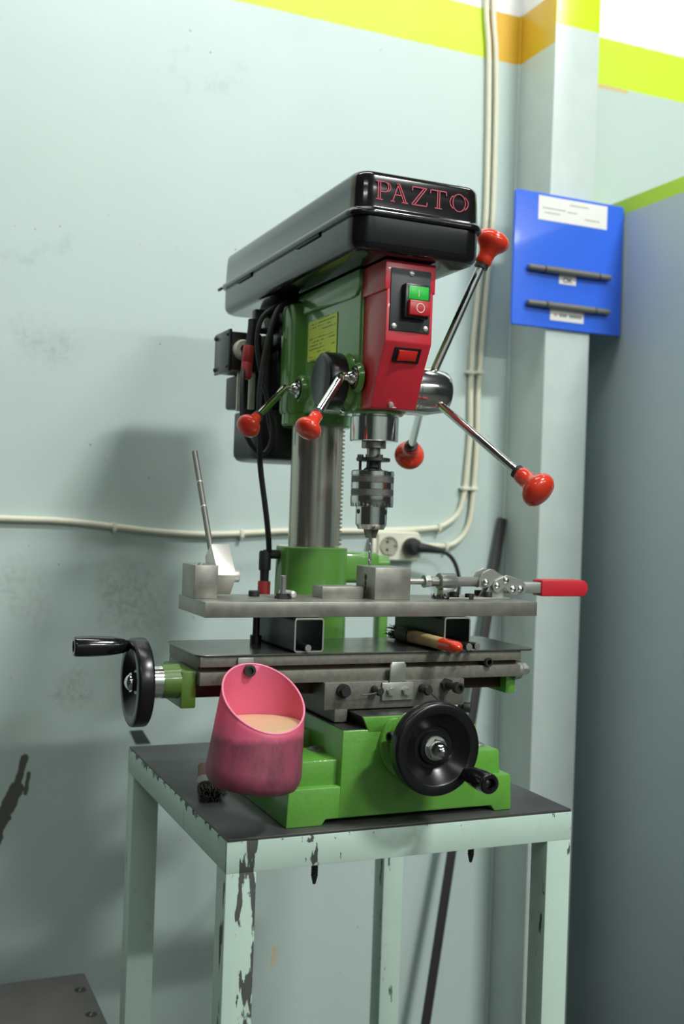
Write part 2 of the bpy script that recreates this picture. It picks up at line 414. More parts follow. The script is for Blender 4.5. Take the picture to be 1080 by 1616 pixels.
def again(src, parent, wloc):
    # a further copy of an alike piece, sharing mesh data
    o = src.copy(); o.parent = None; link_obj(o, parent, Vector(wloc) + Vector((0, 0, H))); return o

# ------------------------------------------------------------------ the setting
obj('floor', MB().box(-3.6, 4.6, -5.6, 1.0, -H - 0.05, -H), 'floor', kind='structure', origin=(0, 0, -H))
obj('wall_front', MB().box(-3.6, 4.6, -5.6, -5.5, -H, 2.9), 'plain_wall', kind='structure', origin=(0, 0, 0))
CAM_SCALED[0] = True
obj('wall_back', MB().box(-2.6, 3.2, 1.0, 1.12, FB, 2.5), 'wall', kind='structure', origin=(0, 0, 0))
obj('wall_right', MB().box(1.162, 1.24, 0.30, 0.9995, FB, 1.098, 0.003), 'partition', kind='structure', origin=(0, 0, 0))
pil = thing('steel_column', (1.02, 0.92, FB), 'pale grey steel column with a lime painted band standing against the wall', 'column')
obj('shaft', MB().box(0.964, 1.080, 0.856, 0.9985, FB, 2.48, 0.003), 'pillar', pil, origin=(0, 0, 0))
obj('weld_bead', MB().tube([(0.962, 0.9965, FB + 0.01), (0.962, 0.9965, 2.47)], 0.003, 8, 1), 'pillar', pil, origin=(0, 0, 0))
obj('base_plate', MB().box(0.945, 1.10, 0.84, 0.998, FB, FB + 0.012, 0.002), 'pillar', pil, origin=(0, 0, 0))
CAM_SCALED[0] = False

# ------------------------------------------------------------------ workbench
BW, BD, AT, AL = 0.46, 0.50, 0.0035, 0.036
wb = thing('workbench', (0.23, 0.25, -H), 'pale mint green steel bench with chipped paint and a dark top carrying the machine', 'workbench')
O0 = (0, 0, 0)
obj('top_plate', MB().box(0.0008, BW - 0.0008, 0.0008, BD - 0.0008, -0.0035, 0, 0.0008), 'bench_top', wb, origin=O0)
for (xa, ya, lw) in ((0, 0, AL), (BW - AL, 0, AL), (0, BD - AL, AL + 0.004), (BW - AL, BD - AL, AL)):
    obj('leg', MB().box(xa, xa + lw, ya, ya + AL, -H, -0.0385, 0.0012), 'bench', wb, origin=O0)
RZ0, RZ1 = -0.0388, -0.0036
r_ = MB().box(0, BW, 0, AT, RZ0, RZ1, 0.0008); r_.box(0.002, BW - 0.002, AT, AL, RZ1 - AT, RZ1, 0); obj('front_rail', r_, 'bench', wb, origin=O0)
r_ = MB().box(0, AT, 0.0005, BD, RZ0, RZ1, 0.0008); r_.box(AT, AL, AL, BD - AL, RZ1 - AT, RZ1, 0); obj('side_rail', r_, 'bench', wb, origin=O0)
r_ = MB().box(BW - AT, BW, 0.0005, BD, RZ0, RZ1, 0.0008); r_.box(BW - AL, BW - AT, AL, BD - AL, RZ1 - AT, RZ1, 0); obj('side_rail', r_, 'bench', wb, origin=O0)
r_ = MB().box(0, BW, BD - AT, BD, RZ0, RZ1, 0.0008); r_.box(AL, BW - AL, BD - AL, BD - AT, RZ1 - AT, RZ1, 0); obj('back_rail', r_, 'bench', wb, origin=O0)

# ------------------------------------------------------------------ shared hardware
def cap_screw(mb, p, d, r, h):
    # socket head: rim, hex well
    mb.lathe(p, d, [(0, 0), (0, r), (h * 0.9, r), (h, r * 0.92), (h, r * 0.58), (h * 0.45, r * 0.52), (h * 0.45, 0)], 20); return mb
def knob_prof(s): return [(t * s, r * s) for t, r in [(0, 0), (0, 0.0085), (0.002, 0.0112), (0.01, 0.0112), (0.017, 0.012), (0.022, 0.0145), (0.026, 0.0188), (0.03, 0.022), (0.035, 0.0235), (0.04, 0.0228), (0.0445, 0.0195), (0.0475, 0.0135), (0.049, 0.007), (0.0495, 0)]]
def handwheel(parent, c, d, R, hpos, hlen, dome=1.0):
    # c: centre of the back face, d: outward axis
    c = Vector(c); d = Vector(d).normalized(); k = R / 0.0545
    pr = [(0, 0), (0, .046), (.0012, .0520), (.0026, .0540), (.0040, .0545), (.0165, .0545), (.0184, .0538), (.0196, .0522), (.020, .0510), (.020, .0425), (.0192, .0412), (.0165, .0395), (.0085, .0265), (.0065, .0245), (.0065, .0205), (.0105, .0185), (.0105, 0)]
    wh = obj('handwheel', MB().lathe(c, d, [(t, r * k) for t, r in pr], 56), 'wheel', parent, smooth=40)
    n = MB().lathe(c + d * 0.0105, d, [(0, 0), (0, .0140), (.0022, .0140), (.0022, 0)], 24)
    obj('washer', n, 'alu', wh)
    n = MB().hexa(c + d * 0.0127, c + d * 0.0187, 0.0124)
    n.lathe(c + d * 0.0187, d, [(0, .0094), (.003 * dome, .0092), (.007 * dome, .0080), (.011 * dome, .0052), (.0135 * dome, .0018), (.0138 * dome, 0)], 24)
    obj('acorn_nut', n, 'chrome', wh, smooth=50)
    hp = Vector(hpos)
    hn = MB().lathe(hp, d, [(0, 0), (0, .0062), (.002, .0072), (.004, .0072), (.006, .0085), (hlen * .35, .0112), (hlen * .7, .0122), (hlen * .95, .0118), (hlen - .001, .0112), (hlen, .0102), (hlen, .0066), (hlen - .009, .0058), (hlen - .009, 0)], 28)
    obj('crank_handle', hn, 'black_gloss', wh, smooth=40)
    obj('handle_screw', MB().lathe(hp + d * (hlen - .0088), d, [(0, .0045), (.003, .0042), (.0042, .002), (.0042, 0)], 14), 'dark_steel', wh)
    return wh

# ------------------------------------------------------------------ cross-slide table
cs = thing('cross_slide_table', (0.235, 0.14, 0), 'green and grey cross-slide milling table with two black handwheels bolted to the bench', 'machine table')
b = MB()
b.prism([(.077, 0), (.122, 0), (.127, .007), (.352, .007), (.357, 0), (.3815, 0), (.3795, .045), (.079, .045)], 'xz', .020, .275, 0.002)
b.prism([(.0895, .040), (.370, .040), (.3675, .0745), (.092, .0745)], 'xz', .0305, .265, 0.002)
b.prism([(.103, .070), (.356, .070), (.350, .0925), (.107, .0925)], 'xz', .125, .265, 0.002)
b.prism([(.143, .008), (.328, .008), (.326, .1105), (.145, .1105)], 'xz', .0192, .275, 0.0018)
b.prism([(.178, .108), (.292, .108), (.300, .1255), (.170, .1255)], 'xz', .0185, .0235, 0.001)
fl = [(.235 + .0435 * math.cos(2 * PI * k / 40), min(.1235, .0915 + .0435 * math.sin(2 * PI * k / 40))) for k in range(40)]
b.prism(fl, 'xz', .012, .0215, 0.0015)
b.lathe((.235, .014, .0975), (0, -1, 0), [(0, .034), (.024, .0325), (.026, .030), (.026, 0)], 36)
cast = obj('base_casting', b, 'green_rough', cs)
b = MB().prism([(.178, .1105), (.292, .1105), (.300, .1262), (.170, .1262)], 'xz', .0238, .275, 0.0006)
b.box(.146, .325, .0215, .274, .1095, .1112)
obj('dovetail_way', b, 'dark_steel', cs)
b = MB(); b.lathe((.140, .088, .0745), (0, 0, 1), [(0, 0), (0, .0105), (.0012, .0105), (.003, .0085), (.0045, .004), (.0047, 0)], 24); bolt1 = obj('bolt_head', b, 'steel', cs)
again(bolt1, cs, (.352, .062, .0745))
b = MB().cyl((.144, .09, -.0845), (.144, .09, -.0045), .0038, seg=14)
for i in range(16): b.lathe((.144, .09, -.083 + i * .003), (0, 0, 1), [(0, .0038), (.0015, .0045), (.003, .0038)], 14)
b.cyl((.144, .09, -.0925), (.144, .09, -.0845), .0018, .0037, 14)
st = obj('threaded_stud', b, 'dark_steel', cs); again(st, cs, (.3665, .09, -.0865))
b = MB(); cap_screw(b, (.2045, .000, .104), (-0.9, -0.2, 0.1), .0065, .010); obj('locking_screw', b, 'black_matt', cs)
# saddle
b = MB().box(.137, .331, .0615, .245, .1275, .1612, 0.001)
b.box(.1515, .1685, .0615, .245, .1125, .129, 0.0008); b.box(.3015, .318, .0615, .245, .1125, .129, 0.0008)
sad = obj('saddle', b, 'iron', cs)
b = MB().box(.2131, .2562, .0582, .0614, .1372, .1592, 0.0006)
b.prism([(.2236, .158), (.2236, .181), (.2262, .1846), (.2428, .1846), (.2455, .181), (.2455, .158)], 'xz', .0588, .0608, 0.0004)
sp = obj('stop_plate', b, 'alu', sad)
for x in (.2248, .2462):
    b = MB().hexa((x, .0582, .1488), (x, .0538, .1488), .0062); b.lathe((x, .0540, .1488), (0, -1, 0), [(0, .0052), (.0008, .0046), (.0008, 0)], 16); obj('hex_bolt', b, 'alu', sad)
b = MB().cyl((.161, .0614, .151), (.161, .0560, .151), .0085, seg=20); b.hexa((.161, .0560, .151), (.161, .0490, .151), .0066); obj('gib_bolt', b, 'black_matt', sad)
b = MB().lathe((.2035, .0614, .1512), (0, -1, 0), [(0, 0), (0, .005), (.012, .0045), (.016, .006), (.019, .004), (.019, 0)], 14); b.tube([(.2035, .046, .1512), (.195, .044, .1490), (.178, .043, .1480)], .0011, 8); obj('lock_lever', b, 'dark_steel', sad)
b = MB().lathe((.270, .0614, .1505), (0, -1, 0), [(0, 0), (0, .0055), (.010, .005), (.016, .0068), (.020, .005), (.020, 0)], 14); b.tube([(.270, .045, .150), (.280, .043, .142), (.292, .041, .129)], .0013, 8); obj('lock_lever', b, 'dark_steel', sad)
b = MB().hexa((.304, .0614, .1548), (.304, .055, .1548), .008); b.cyl((.304, .055, .1548), (.306, .036, .1540), .0045, seg=14); cap_screw(b, (.306, .037, .1540), (.05, -1, 0), .0072, .008); obj('gib_screw', b, 'dark_steel', sad)
b = MB().cyl((.331, .075, .1225), (.337, .070, .1225), .004, seg=14); cap_screw(b, (.3365, .070, .1225), (.8, -.6, 0), .0066, .009); obj('gib_screw', b, 'black_matt', sad)
# milling table
b = MB().box(-.0178, .420, .0690, .212, .1820, .1940, 0.0007); b.box(-.0178, .420, .0690, .212, .1605, .1758, 0.0007)
tb = obj('table_bed', b, 'edge_iron', cs)
obj('slot_wall', MB().box(-.0172, .4190, .0800, .2110, .1755, .1825), 'brown_iron', cs)  # dark core carries the slot's shade in its colour
b = MB().rloft(-.022, .4415, .0665, .2145, .013, [(.1942, .0006), (.1948, 0), (.1960, 0), (.1966, .0006)]); obj('table_sheet', b, 'sheet', cs)
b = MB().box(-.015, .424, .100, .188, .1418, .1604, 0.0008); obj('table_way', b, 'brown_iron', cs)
b = MB(); cap_screw(b, (.3696, .0785, .1803), (0, -1, 0), .0060, .014); obj('stop_screw', b, 'dark_steel', tb)
b = MB().box(-.0365, -.0185, .080, .168, .133, .1765, 0.0015); b.cyl((-.036, .099, .1625), (-.056, .099, .1625), .0205, .0195, 32); br = obj('end_bracket', b, 'green_old', cs)
b = MB(); b.lathe((-.0368, .087, .153), (-1, 0, 0), [(0, .0042), (.0004, .0042), (.0004, 0)], 14); obj('screw_hole', b, 'black_matt', br)
b = MB().cyl((-.0555, .099, .1625), (-.0735, .099, .1625), .0190, seg=40, ch=.0008); dl = obj('graduated_dial', b, 'chrome', cs)
for i in range(10):
    an = PI * (0.55 + 0.09 * i); c = V(-.0625, .099 + .0191 * math.cos(an), .1625 + .0191 * math.sin(an)); tn = V(0, -math.sin(an), math.cos(an)); nm = V(0, math.cos(an), math.sin(an))
    b = MB().obox(c, (1, 0, 0), tn, nm, .0022 if i % 2 else .004, .0003, .0002); obj('tick_mark', b, 'ink', dl)
handwheel(cs, (-.0735, .099, .1625), (-1, 0, 0), .0515, (-.0925, .1120, .2035), .064, 0.5)
handwheel(cs, (.235, -.032, .0985), (0, -1, 0), .0545, (.2725, -.051, .0690), .055)
b = MB().cyl((.235, -.010, .0985), (.235, -.033, .0985), .020, seg=32); obj('graduated_dial', b, 'dark_steel', cs)
b = MB().box(.409, .4235, .086, .190, .1355, .1612, 0.0012); obj('end_bracket', b, 'green', cs)
b = MB().lathe((.4195, .088, .1665), (1, 0, 0), [(0, 0), (0, .0125), (.002, .0138), (.009, .0132), (.012, .0105), (.014, .0075)], 28); b.hexa((.4325, .088, .1665), (.4395, .088, .1665), .0088); b.lathe((.4395, .088, .1665), (1, 0, 0), [(0, .0066), (.004, .0058), (.006, .003), (.0062, 0)], 16); obj('screw_end_nut', b, 'alu', cs)

# ------------------------------------------------------------------ drill press
SX, SY = .235, .155
dp = thing('drill_press', (.235, .363, 0), 'green bench drill press with a black belt cover and red control panel', 'drill press')
CY = .363
b = MB().lathe((SX, CY, 0), (0, 0, 1), [(0, 0), (0, .068), (.012, .068), (.016, .062), (.024, .056), (.3145, .0535), (.3165, .052), (.3165, .034)], 48)
b.box(.268, .345, .352, .392, .262, .3095, .008, 3); b.cyl((.335, .372, .292), (.367, .372, .292), .0135, .0125, 20, .003)
b.box(.350, .366, .362, .385, 0, .262, .003)
ft = obj('column_foot', b, 'green', dp)
b = MB().cyl((SX, CY, .300), (SX, CY, .520), .0358, seg=64); obj('column', b, 'column_steel', dp)
b = MB().box(.268, .2775, .358, .368, .317, .500)
z = .3185
while z < .497:
    b.prism([(z, .2770), (z + .0042, .2770), (z + .0032, .2815), (z + .0010, .2815)], 'yz', 0, 1) if False else b.solid(
        [(.277, .358, z), (.277, .368, z), (.277, .368, z + .0044), (.277, .358, z + .0044), (.2812, .358, z + .0012), (.2812, .368, z + .0012), (.2812, .368, z + .0032), (.2812, .358, z + .0032)],
        [(0, 1, 2, 3), (4, 7, 6, 5), (0, 4, 5, 1), (1, 5, 6, 2), (2, 6, 7, 3), (3, 7, 4, 0)])
    z += .0063
obj('rack', b, 'column_steel', dp)
# head casting
b = MB().prism([(.128, .5055), (.128, .684), (.330, .684), (.372, .676), (.40, .66), (.40, .512), (.300, .509), (.165, .499), (.140, .5005)], 'yz', .1975, .2725, 0.004, 3)
b.lathe((SX, CY, .512), (0, 0, 1), [(0, 0), (0, .054), (.004, .0565), (.150, .0565), (.160, .054), (.165, .048), (.165, 0)], 48)
b.lathe((SX, CY, .494), (0, 0, 1), [(0, .036), (0, .050), (.003, .0525), (.020, .0525), (.020, .036)], 48)
b.lathe((SX, SY, .4985), (0, 0, 1), [(0, 0), (0, .0365), (.002, .0385), (.012, .0385), (.012, 0)], 40)
b.prism([(.128, .660), (.128, .6845), (.350, .6845), (.362, .660), (.340, .650), (.325, .654), (.16, .650), (.14, .651)], 'yz', .1935, .2765, 0.003)      # proud upper band
b.prism([(.335, .515), (.352, .515), (.352, .655), (.335, .658), (.327, .640), (.327, .580), (.335, .566)], 'yz', .1915, .2785, 0.003)                  # proud rear rib
b.lathe((.1985, .173, .5415), (-1, 0, 0), [(0, .040), (.006, .0355), (.0104, .0345), (.0104, 0)], 36)
b.lathe((.1985, .131, .5432), (-1, 0, 0), [(0, .020), (.003, .0185), (.006, .0162), (.006, 0)], 28)
b.lathe((.1985, .327, .546), (-1, 0, 0), [(0, .022), (.006, .0205), (.0085, .0185), (.0085, 0)], 28)
hd = obj('head_casting', b, 'green', dp)
b = MB().rloft(-.053, .053, -.029, .029, .004, [(0, 0), (.0004, 0)])
bmesh.ops.transform(b.bm, matrix=Matrix.Translation((.1967, .2565, .612)) @ Matrix(((0, 0, -1, 0), (1, 0, 0, 0), (0, 1, 0, 0), (0, 0, 0, 1))), verts=b.bm.verts)
obj('caution_label', b, 'label', hd, 'yellow caution label', origin=(.1967, .2565, .612))
b = MB().lathe((.188, .173, .5415), (-1, 0, 0), [(0, 0), (0, .0372), (.002, .0378), (.020, .0374), (.0235, .0362), (.0258, .0330), (.0258, .0315), (.0248, .030), (.0248, 0)], 48); obj('spring_cap', b, 'black_plastic', dp, 'black round return spring cap')
b = MB(); cap_screw(b, (.196, .168, .5005), (-1, 0, 0), .004, .005); obj('screw', b, 'chrome', hd)

def lever(root, d0, elbow, end, name):
    lv = MB(); root, elbow, end = Vector(root), Vector(elbow), Vector(end); d0 = Vector(d0)
    lv.lathe(root, d0, [(0, 0), (0, .0135), (.002, .0135), (.003, .0095), (.007, .0085), (.010, .0058), (.010, 0)], 24)
    e1 = (end - elbow).normalized(); kb = end - e1 * .018
    lv.tube([root + d0 * .008, root + d0 * .018, elbow, elbow + e1 * .012, (elbow + kb) / 2, kb + e1 * .004], .0054, 14)
    o = obj(name, lv, 'chrome', dp)
    obj('escutcheon', MB().lathe(root + d0 * -.0006, d0, [(0, .0150), (.0012, .0146), (.0012, .0120)], 28), 'black_matt', o)
    c = MB().cyl(kb - e1 * .002, kb + e1 * .003, .0080, seg=18); obj('ferrule', c, 'black_matt', o)
    obj('knob', MB().lathe(kb + e1 * .002, e1, knob_prof(.72), 32), 'knob', o, 'orange red knob', smooth=60)
lever((.1925, .131, .5432), (-1, 0, 0), (.166, .1175, .5370), (.1195, .0905, .4770), 'locking_lever')
lever((.1890, .327, .546), (-1, 0, 0), (.158, .3215, .5345), (.1030, .273, .4880), 'locking_lever')
# feed hub and three spokes
HY, HZ = .171, .5385
b = MB().lathe((.268, HY, HZ), (1, 0, 0), [(0, 0), (0, .034), (.026, .034), (.0265, .0325), (.028, .0325), (.0285, .034), (.048, .034), (.066, .0305), (.076, .0285), (.079, .026), (.079, 0)], 56)
hub = obj('feed_hub', b, 'alu', dp, smooth=30)
hub.data.materials[0] = M['chrome']
for k in range(3):
    an = -.156 - k * 2 * PI / 3; dy, dz = math.sin(an), math.cos(an)
    p0 = V(.325, HY + dy * .022, HZ + dz * .022); pk = V(.392, HY + dy * .201, HZ + dz * .201); e = (pk - p0).normalized(); k0 = pk - e * .026
    so = obj('feed_spoke', MB().cyl(p0, k0 + e * .004, .0058, seg=20), 'chrome', dp)
    obj('ferrule', MB().cyl(k0 - e * .003, k0 + e * .003, .0095, seg=20), 'black_matt', so)
    obj('knob', MB().lathe(k0 + e * .002, e, knob_prof(1.0), 40), 'knob', so, 'glossy orange red knob', smooth=60)
# red control cover
b = MB().box(.1992, .2697, .0612, .134, .6465, .6842, 0.0018)
b.prism([(.0615, .650), (.0615, .583), (.0775, .5545), (.0995, .5030), (.136, .5030), (.136, .650)], 'yz', .2022, .2672, 0.0018)
cc = obj('control_cover', b, 'red_panel', dp, 'red moulded control cover')
Y0 = .0612
obj('switch_plate', MB().box(.2066, .2622, Y0 - .0016, Y0 + .0002, .5965, .6740, 0.0005), 'charcoal', cc)
obj('switch_body', MB().box(.2218, .2548, Y0 - .012, Y0 - .0014, .6120, .6545, 0.0014), 'black_plastic', cc)
obj('start_button', MB().box(.2258, .2534, Y0 - .0136, Y0 - .010, .6350, .6518, 0.0008), 'button_green', cc, 'green start button')
obj('stop_button', MB().box(.2252, .2544, Y0 - .0185, Y0 - .010, .6150, .6335, 0.0012), 'button_red', cc, 'red stop button')
obj('start_mark', MB().box(.2391, .2399, Y0 - .0140, Y0 - .0134, .6385, .6475), 'mark_white', cc)
b = MB()
for k in range(28):
    a0, a1 = 2 * PI * k / 28, 2 * PI * (k + 1) / 28; q = []
    for (rr, aa) in ((.0058, a0), (.0058, a1), (.0048, a1), (.0048, a0)): q.append((.2400 + rr * math.cos(aa), Y0 - .0187, .6243 + rr * math.sin(aa) * 1.05))
    b.faces(q, [(0, 1, 2, 3)])
obj('stop_mark', b, 'mark_white', cc)
sc0 = None
for (x, z) in ((.2345, .6692), (.2122, .6018), (.2563, .6022)):
    if sc0 is None:
        b = MB().lathe((x, Y0 - .0014, z), (0, -1, 0), [(0, 0), (0, .0037), (.0012, .0034), (.0022, .0018), (.0024, 0)], 16); b.box(x - .0028, x + .0028, Y0 - .0040, Y0 - .0036, z - .0004, z + .0004)
        sc0 = obj('screw', b, 'bright_steel', cc); oz = V(*sc0['_w']) - V(x, 0, z)
    else: again(sc0, cc, V(*sc0['_w']) * 0 + V(x, oz.y, z + oz.z - H))
# rocker switch sits on the slanted face
sa = V(0, .016, -.0285).normalized(); sn = V(0, -.0285, -.016).normalized(); c0 = V(.2360, .0700, .5690)
obj('rocker_frame', MB().obox(c0 + sn * .0005, (1, 0, 0), sa, sn, .0185, .0098, .0018, .0006), 'black_plastic', cc)
b = MB(); cx = c0 + sn * .0022
hx, hy = .0135, .0068
vs = [cx + V(-hx, 0, 0) - sa * hy, cx + V(hx, 0, 0) - sa * hy, cx + V(hx, 0, 0) + sa * hy, cx + V(-hx, 0, 0) + sa * hy,
      cx + V(-hx, 0, 0) - sa * hy + sn * .0042, cx + V(-.002, 0, 0) - sa * hy + sn * .0014, cx + V(hx, 0, 0) - sa * hy + sn * .0008,
      cx + V(hx, 0, 0) + sa * hy + sn * .0008, cx + V(-.002, 0, 0) + sa * hy + sn * .0014, cx + V(-hx, 0, 0) + sa * hy + sn * .0042]
b.solid(vs, [(0, 3, 2, 1), (4, 5, 8, 9), (5, 6, 7, 8), (0, 1, 6, 5, 4), (2, 3, 9, 8, 7), (1, 2, 7, 6), (3, 0, 4, 9)], 0.0004)
obj('rocker', b, 'rocker', cc, 'red rocker switch')
b = MB().lathe((.2290, .0965, .5085), (0, -1, -.4), [(0, 0), (0, .0036), (.004, .0032), (.005, 0)], 14); b.box(.2265, .2365, .0945, .0990, .5040, .5048); obj('screw', b, 'bright_steel', cc)
# spindle nose, chuck and drill
S = (SX, SY, 0)
def zs(v): return .497 - (v - 95) * .0001451
b = MB().lathe((SX, SY, 0), (0, 0, 1), [(zs(30), .030), (zs(98), .030), (zs(100), .0312), (zs(108), .0321), (zs(318), .0321), (zs(326), .031), (zs(326), 0)], 56); obj('quill', b, 'chrome', dp, smooth=30)
b = MB().lathe((SX, SY, 0), (0, 0, 1), [(zs(320), 0), (zs(326), .0155), (zs(330), .0163), (zs(382), .0163), (zs(386), .0155), (zs(386), .0092), (zs(440), .0090), (zs(440), .0105), (zs(470), .0105), (zs(470), 0)], 40); obj('spindle', b, 'steel', dp, smooth=30)
b = MB().lathe((SX, SY, 0), (0, 0, 1), [(zs(472), 0), (zs(472), .0215), (zs(476), .0225), (zs(500), .0225), (zs(506), .021), (zs(506), 0)], 40)
for k in range(3):
    a = .6 + k * 2 * PI / 3; q = V(SX + .0172 * math.cos(a), SY + .0172 * math.sin(a), 0)
    b.cyl(q + V(0, 0, zs(600)), q + V(0, 0, zs(470)), .0019, seg=10); b.hexa(q + V(0, 0, zs(472)), q + V(0, 0, zs(445)), .0042)
b.lathe((SX, SY, 0), (0, 0, 1), [(zs(505), .0088), (zs(560), .0092), (zs(575), .0122), (zs(600), .0135)], 32)
obj('arbor_guard', b, 'dark_steel', dp, smooth=30)
b = MB().lathe((SX, SY, 0), (0, 0, 1), [(zs(590), 0), (zs(590), .027), (zs(598), .0284), (zs(634), .0286), (zs(640), .0277), (zs(642), .0277), (zs(698), .0277), (zs(702), .0284), (zs(756), .0284), (zs(760), .0276), (zs(818), .0276), (zs(824), .0286), (zs(880), .0287), (zs(905), .027), (zs(905), .021), (zs(1080), .0208), (zs(1112), .0180), (zs(1126), .0172), (zs(1126), 0)], 56)
for k in range(30):
    a = 2 * PI * k / 30; er = V(math.cos(a), math.sin(a), 0); et = V(-math.sin(a), math.cos(a), 0); c = V(SX, SY, 0)
    def pt(r, t, v): return c + er * r + et * t + V(0, 0, zs(v))
    b.solid([pt(.0287, -.0021, 878), pt(.0287, .0021, 878), pt(.0215, .0016, 878), pt(.0215, -.0016, 878), pt(.0280, -.0008, 920), pt(.0280, .0008, 920), pt(.0215, .0006, 920), pt(.0215, -.0006, 920)],
            [(0, 1, 2, 3), (4, 7, 6, 5), (0, 4, 5, 1), (1, 5, 6, 2), (2, 6, 7, 3), (3, 7, 4, 0)])
ck = obj('chuck', b, 'steel', dp, smooth=30); ck.data.materials[0] = M['chrome']
for (a0, a1) in ((644, 697), (762, 816)):
    obj('knurled_band', MB().lathe((SX, SY, 0), (0, 0, 1), [(zs(a0), .0276), (zs(a0), .0283), (zs(a1), .0283), (zs(a1), .0276)], 56), 'knurl', ck)
for k in range(3):
    a = PI + .15 + k * 2 * PI / 3; e = V(math.cos(a), math.sin(a), 0)
    obj('key_hole', MB().lathe(V(SX, SY, zs(965)) + e * .0204, e, [(0, .0034), (.0007, .0034), (.0007, 0)], 16), 'black_matt', ck)
    a += .6; e = V(math.cos(a), math.sin(a), 0); t = V(-math.sin(a), math.cos(a), 0)
    j = MB().solid([V(SX, SY, zs(1120)) + e * .010 + t * .0055, V(SX, SY, zs(1120)) + e * .010 - t * .0055, V(SX, SY, zs(1120)) + e * .0005 - t * .0008, V(SX, SY, zs(1120)) + e * .0005 + t * .0008,
                    V(SX, SY, zs(1205)) + e * .0064 + t * .0040, V(SX, SY, zs(1205)) + e * .0064 - t * .0040, V(SX, SY, zs(1205)) + e * .0005 - t * .0008, V(SX, SY, zs(1205)) + e * .0005 + t * .0008],
                   [(0, 1, 2, 3), (4, 7, 6, 5), (0, 4, 5, 1), (1, 5, 6, 2), (2, 6, 7, 3), (3, 7, 4, 0)], 0.0004)
    obj('chuck_jaw', j, 'steel', ck)
# twist drill: two-lobed section twisted along its length
b = MB(); rings = []
ztop, zbot = zs(1195), .2993
for i in range(60):
    t = i / 59; zz = ztop + (zbot - ztop) * t; tw = max(0, t - .12) * 11
    fl = 0 if t < .12 else min(1, (t - .12) * 20); tip = min(1, (1 - t) * 22) * .92 + .08; ring = []
    for k in range(20):
        a = 2 * PI * k / 20; r = .0023 * (1 - .42 * fl * max(0, math.cos(2 * a)) ** 1.5) * tip
        ring.append(b.bm.verts.new((SX + r * math.cos(a + tw), SY + r * math.sin(a + tw), zz)))
    rings.append(ring)
for p, q in zip(rings, rings[1:]):
    for k in range(20): b.bm.faces.new((p[k], p[(k + 1) % 20], q[(k + 1) % 20], q[k]))
b.bm.faces.new(rings[0]); b.bm.faces.new(rings[-1])
obj('drill_bit', b, 'steel', dp)
# belt cover
CX0, CX1, CF, CB = .1450, .3250, .0350, .586
b = MB().rloft(CX0 + .001, CX1 - .001, CF + .001, CB - .004, .027, [(.6865, .010), (.6885, .005), (.6925, .0015), (.697, 0), (.7275, 0)], 9)
cv = obj('belt_cover', b, 'black_gloss', dp, 'glossy black lower half of the belt cover', smooth=50)
b = MB().rloft(CX0 - .0035, CX1 + .0035, CF - .0035, CB + .001, .030, [(.7275, .0012), (.7290, 0), (.7335, 0), (.7350, .0014), (.7365, .0040), (.7390, .0050), (.762, .0062), (.776, .0072), (.781, .0095), (.7835, .014), (.7840, .020)], 9)
ld = obj('belt_cover_lid', b, 'black_gloss', dp, 'glossy black lid of the belt cover', smooth=50)
for (ya, yb) in ((.150, .232), (.425, .492)):
    obj('hinge_slot', MB().box(CX0 - .0016, CX0 + .004, ya, yb, .7235, .7285, 0.0006), 'black_matt', cv)
obj('hinge_pin', MB().cyl((CX0 - .001, CB - .012, .7305), (CX0 - .001, CB + .003, .7305), .0024, seg=14), 'black_matt', cv)
b = MB().lathe((.235, .475, .6885), (0, 0, -1), [(0, 0), (0, .055), (.012, .052), (.022, .040), (.028, .020), (.028, 0)], 36); obj('pulley_boss', b, 'black_matt', cv)
b = MB().box(.205, .265, .10, .33, .680, .6885); obj('mounting_pad', b, 'black_matt', cv)
# lettering: serif capitals with an inline, built from thin strokes
def stroke(b, x0, z0, x1, z1, wd, ox, oz, sx, sz, y):
    p, q = V(ox + x0 * sx, y, oz + z0 * sz), V(ox + x1 * sx, y, oz + z1 * sz); d = (q - p).normalized(); n = V(-d.z, 0, d.x) * wd / 2
    n3 = V(0, -.0005, 0)
    vs = [p + n, p - n, q - n, q + n]; b.solid(vs + [v + n3 for v in vs], [(0, 1, 2, 3), (4, 7, 6, 5), (0, 4, 5, 1), (1, 5, 6, 2), (2, 6, 7, 3), (3, 7, 4, 0)])
def arc(b, cx, cz, rx, rz, a0, a1, wd, *tr):
    n = 18
    for k in range(n):
        u, v = a0 + (a1 - a0) * k / n, a0 + (a1 - a0) * (k + 1.15) / n
        stroke(b, cx + rx * math.cos(u), cz + rz * math.sin(u), cx + rx * math.cos(v), cz + rz * math.sin(v), wd, *tr)
T = .00115
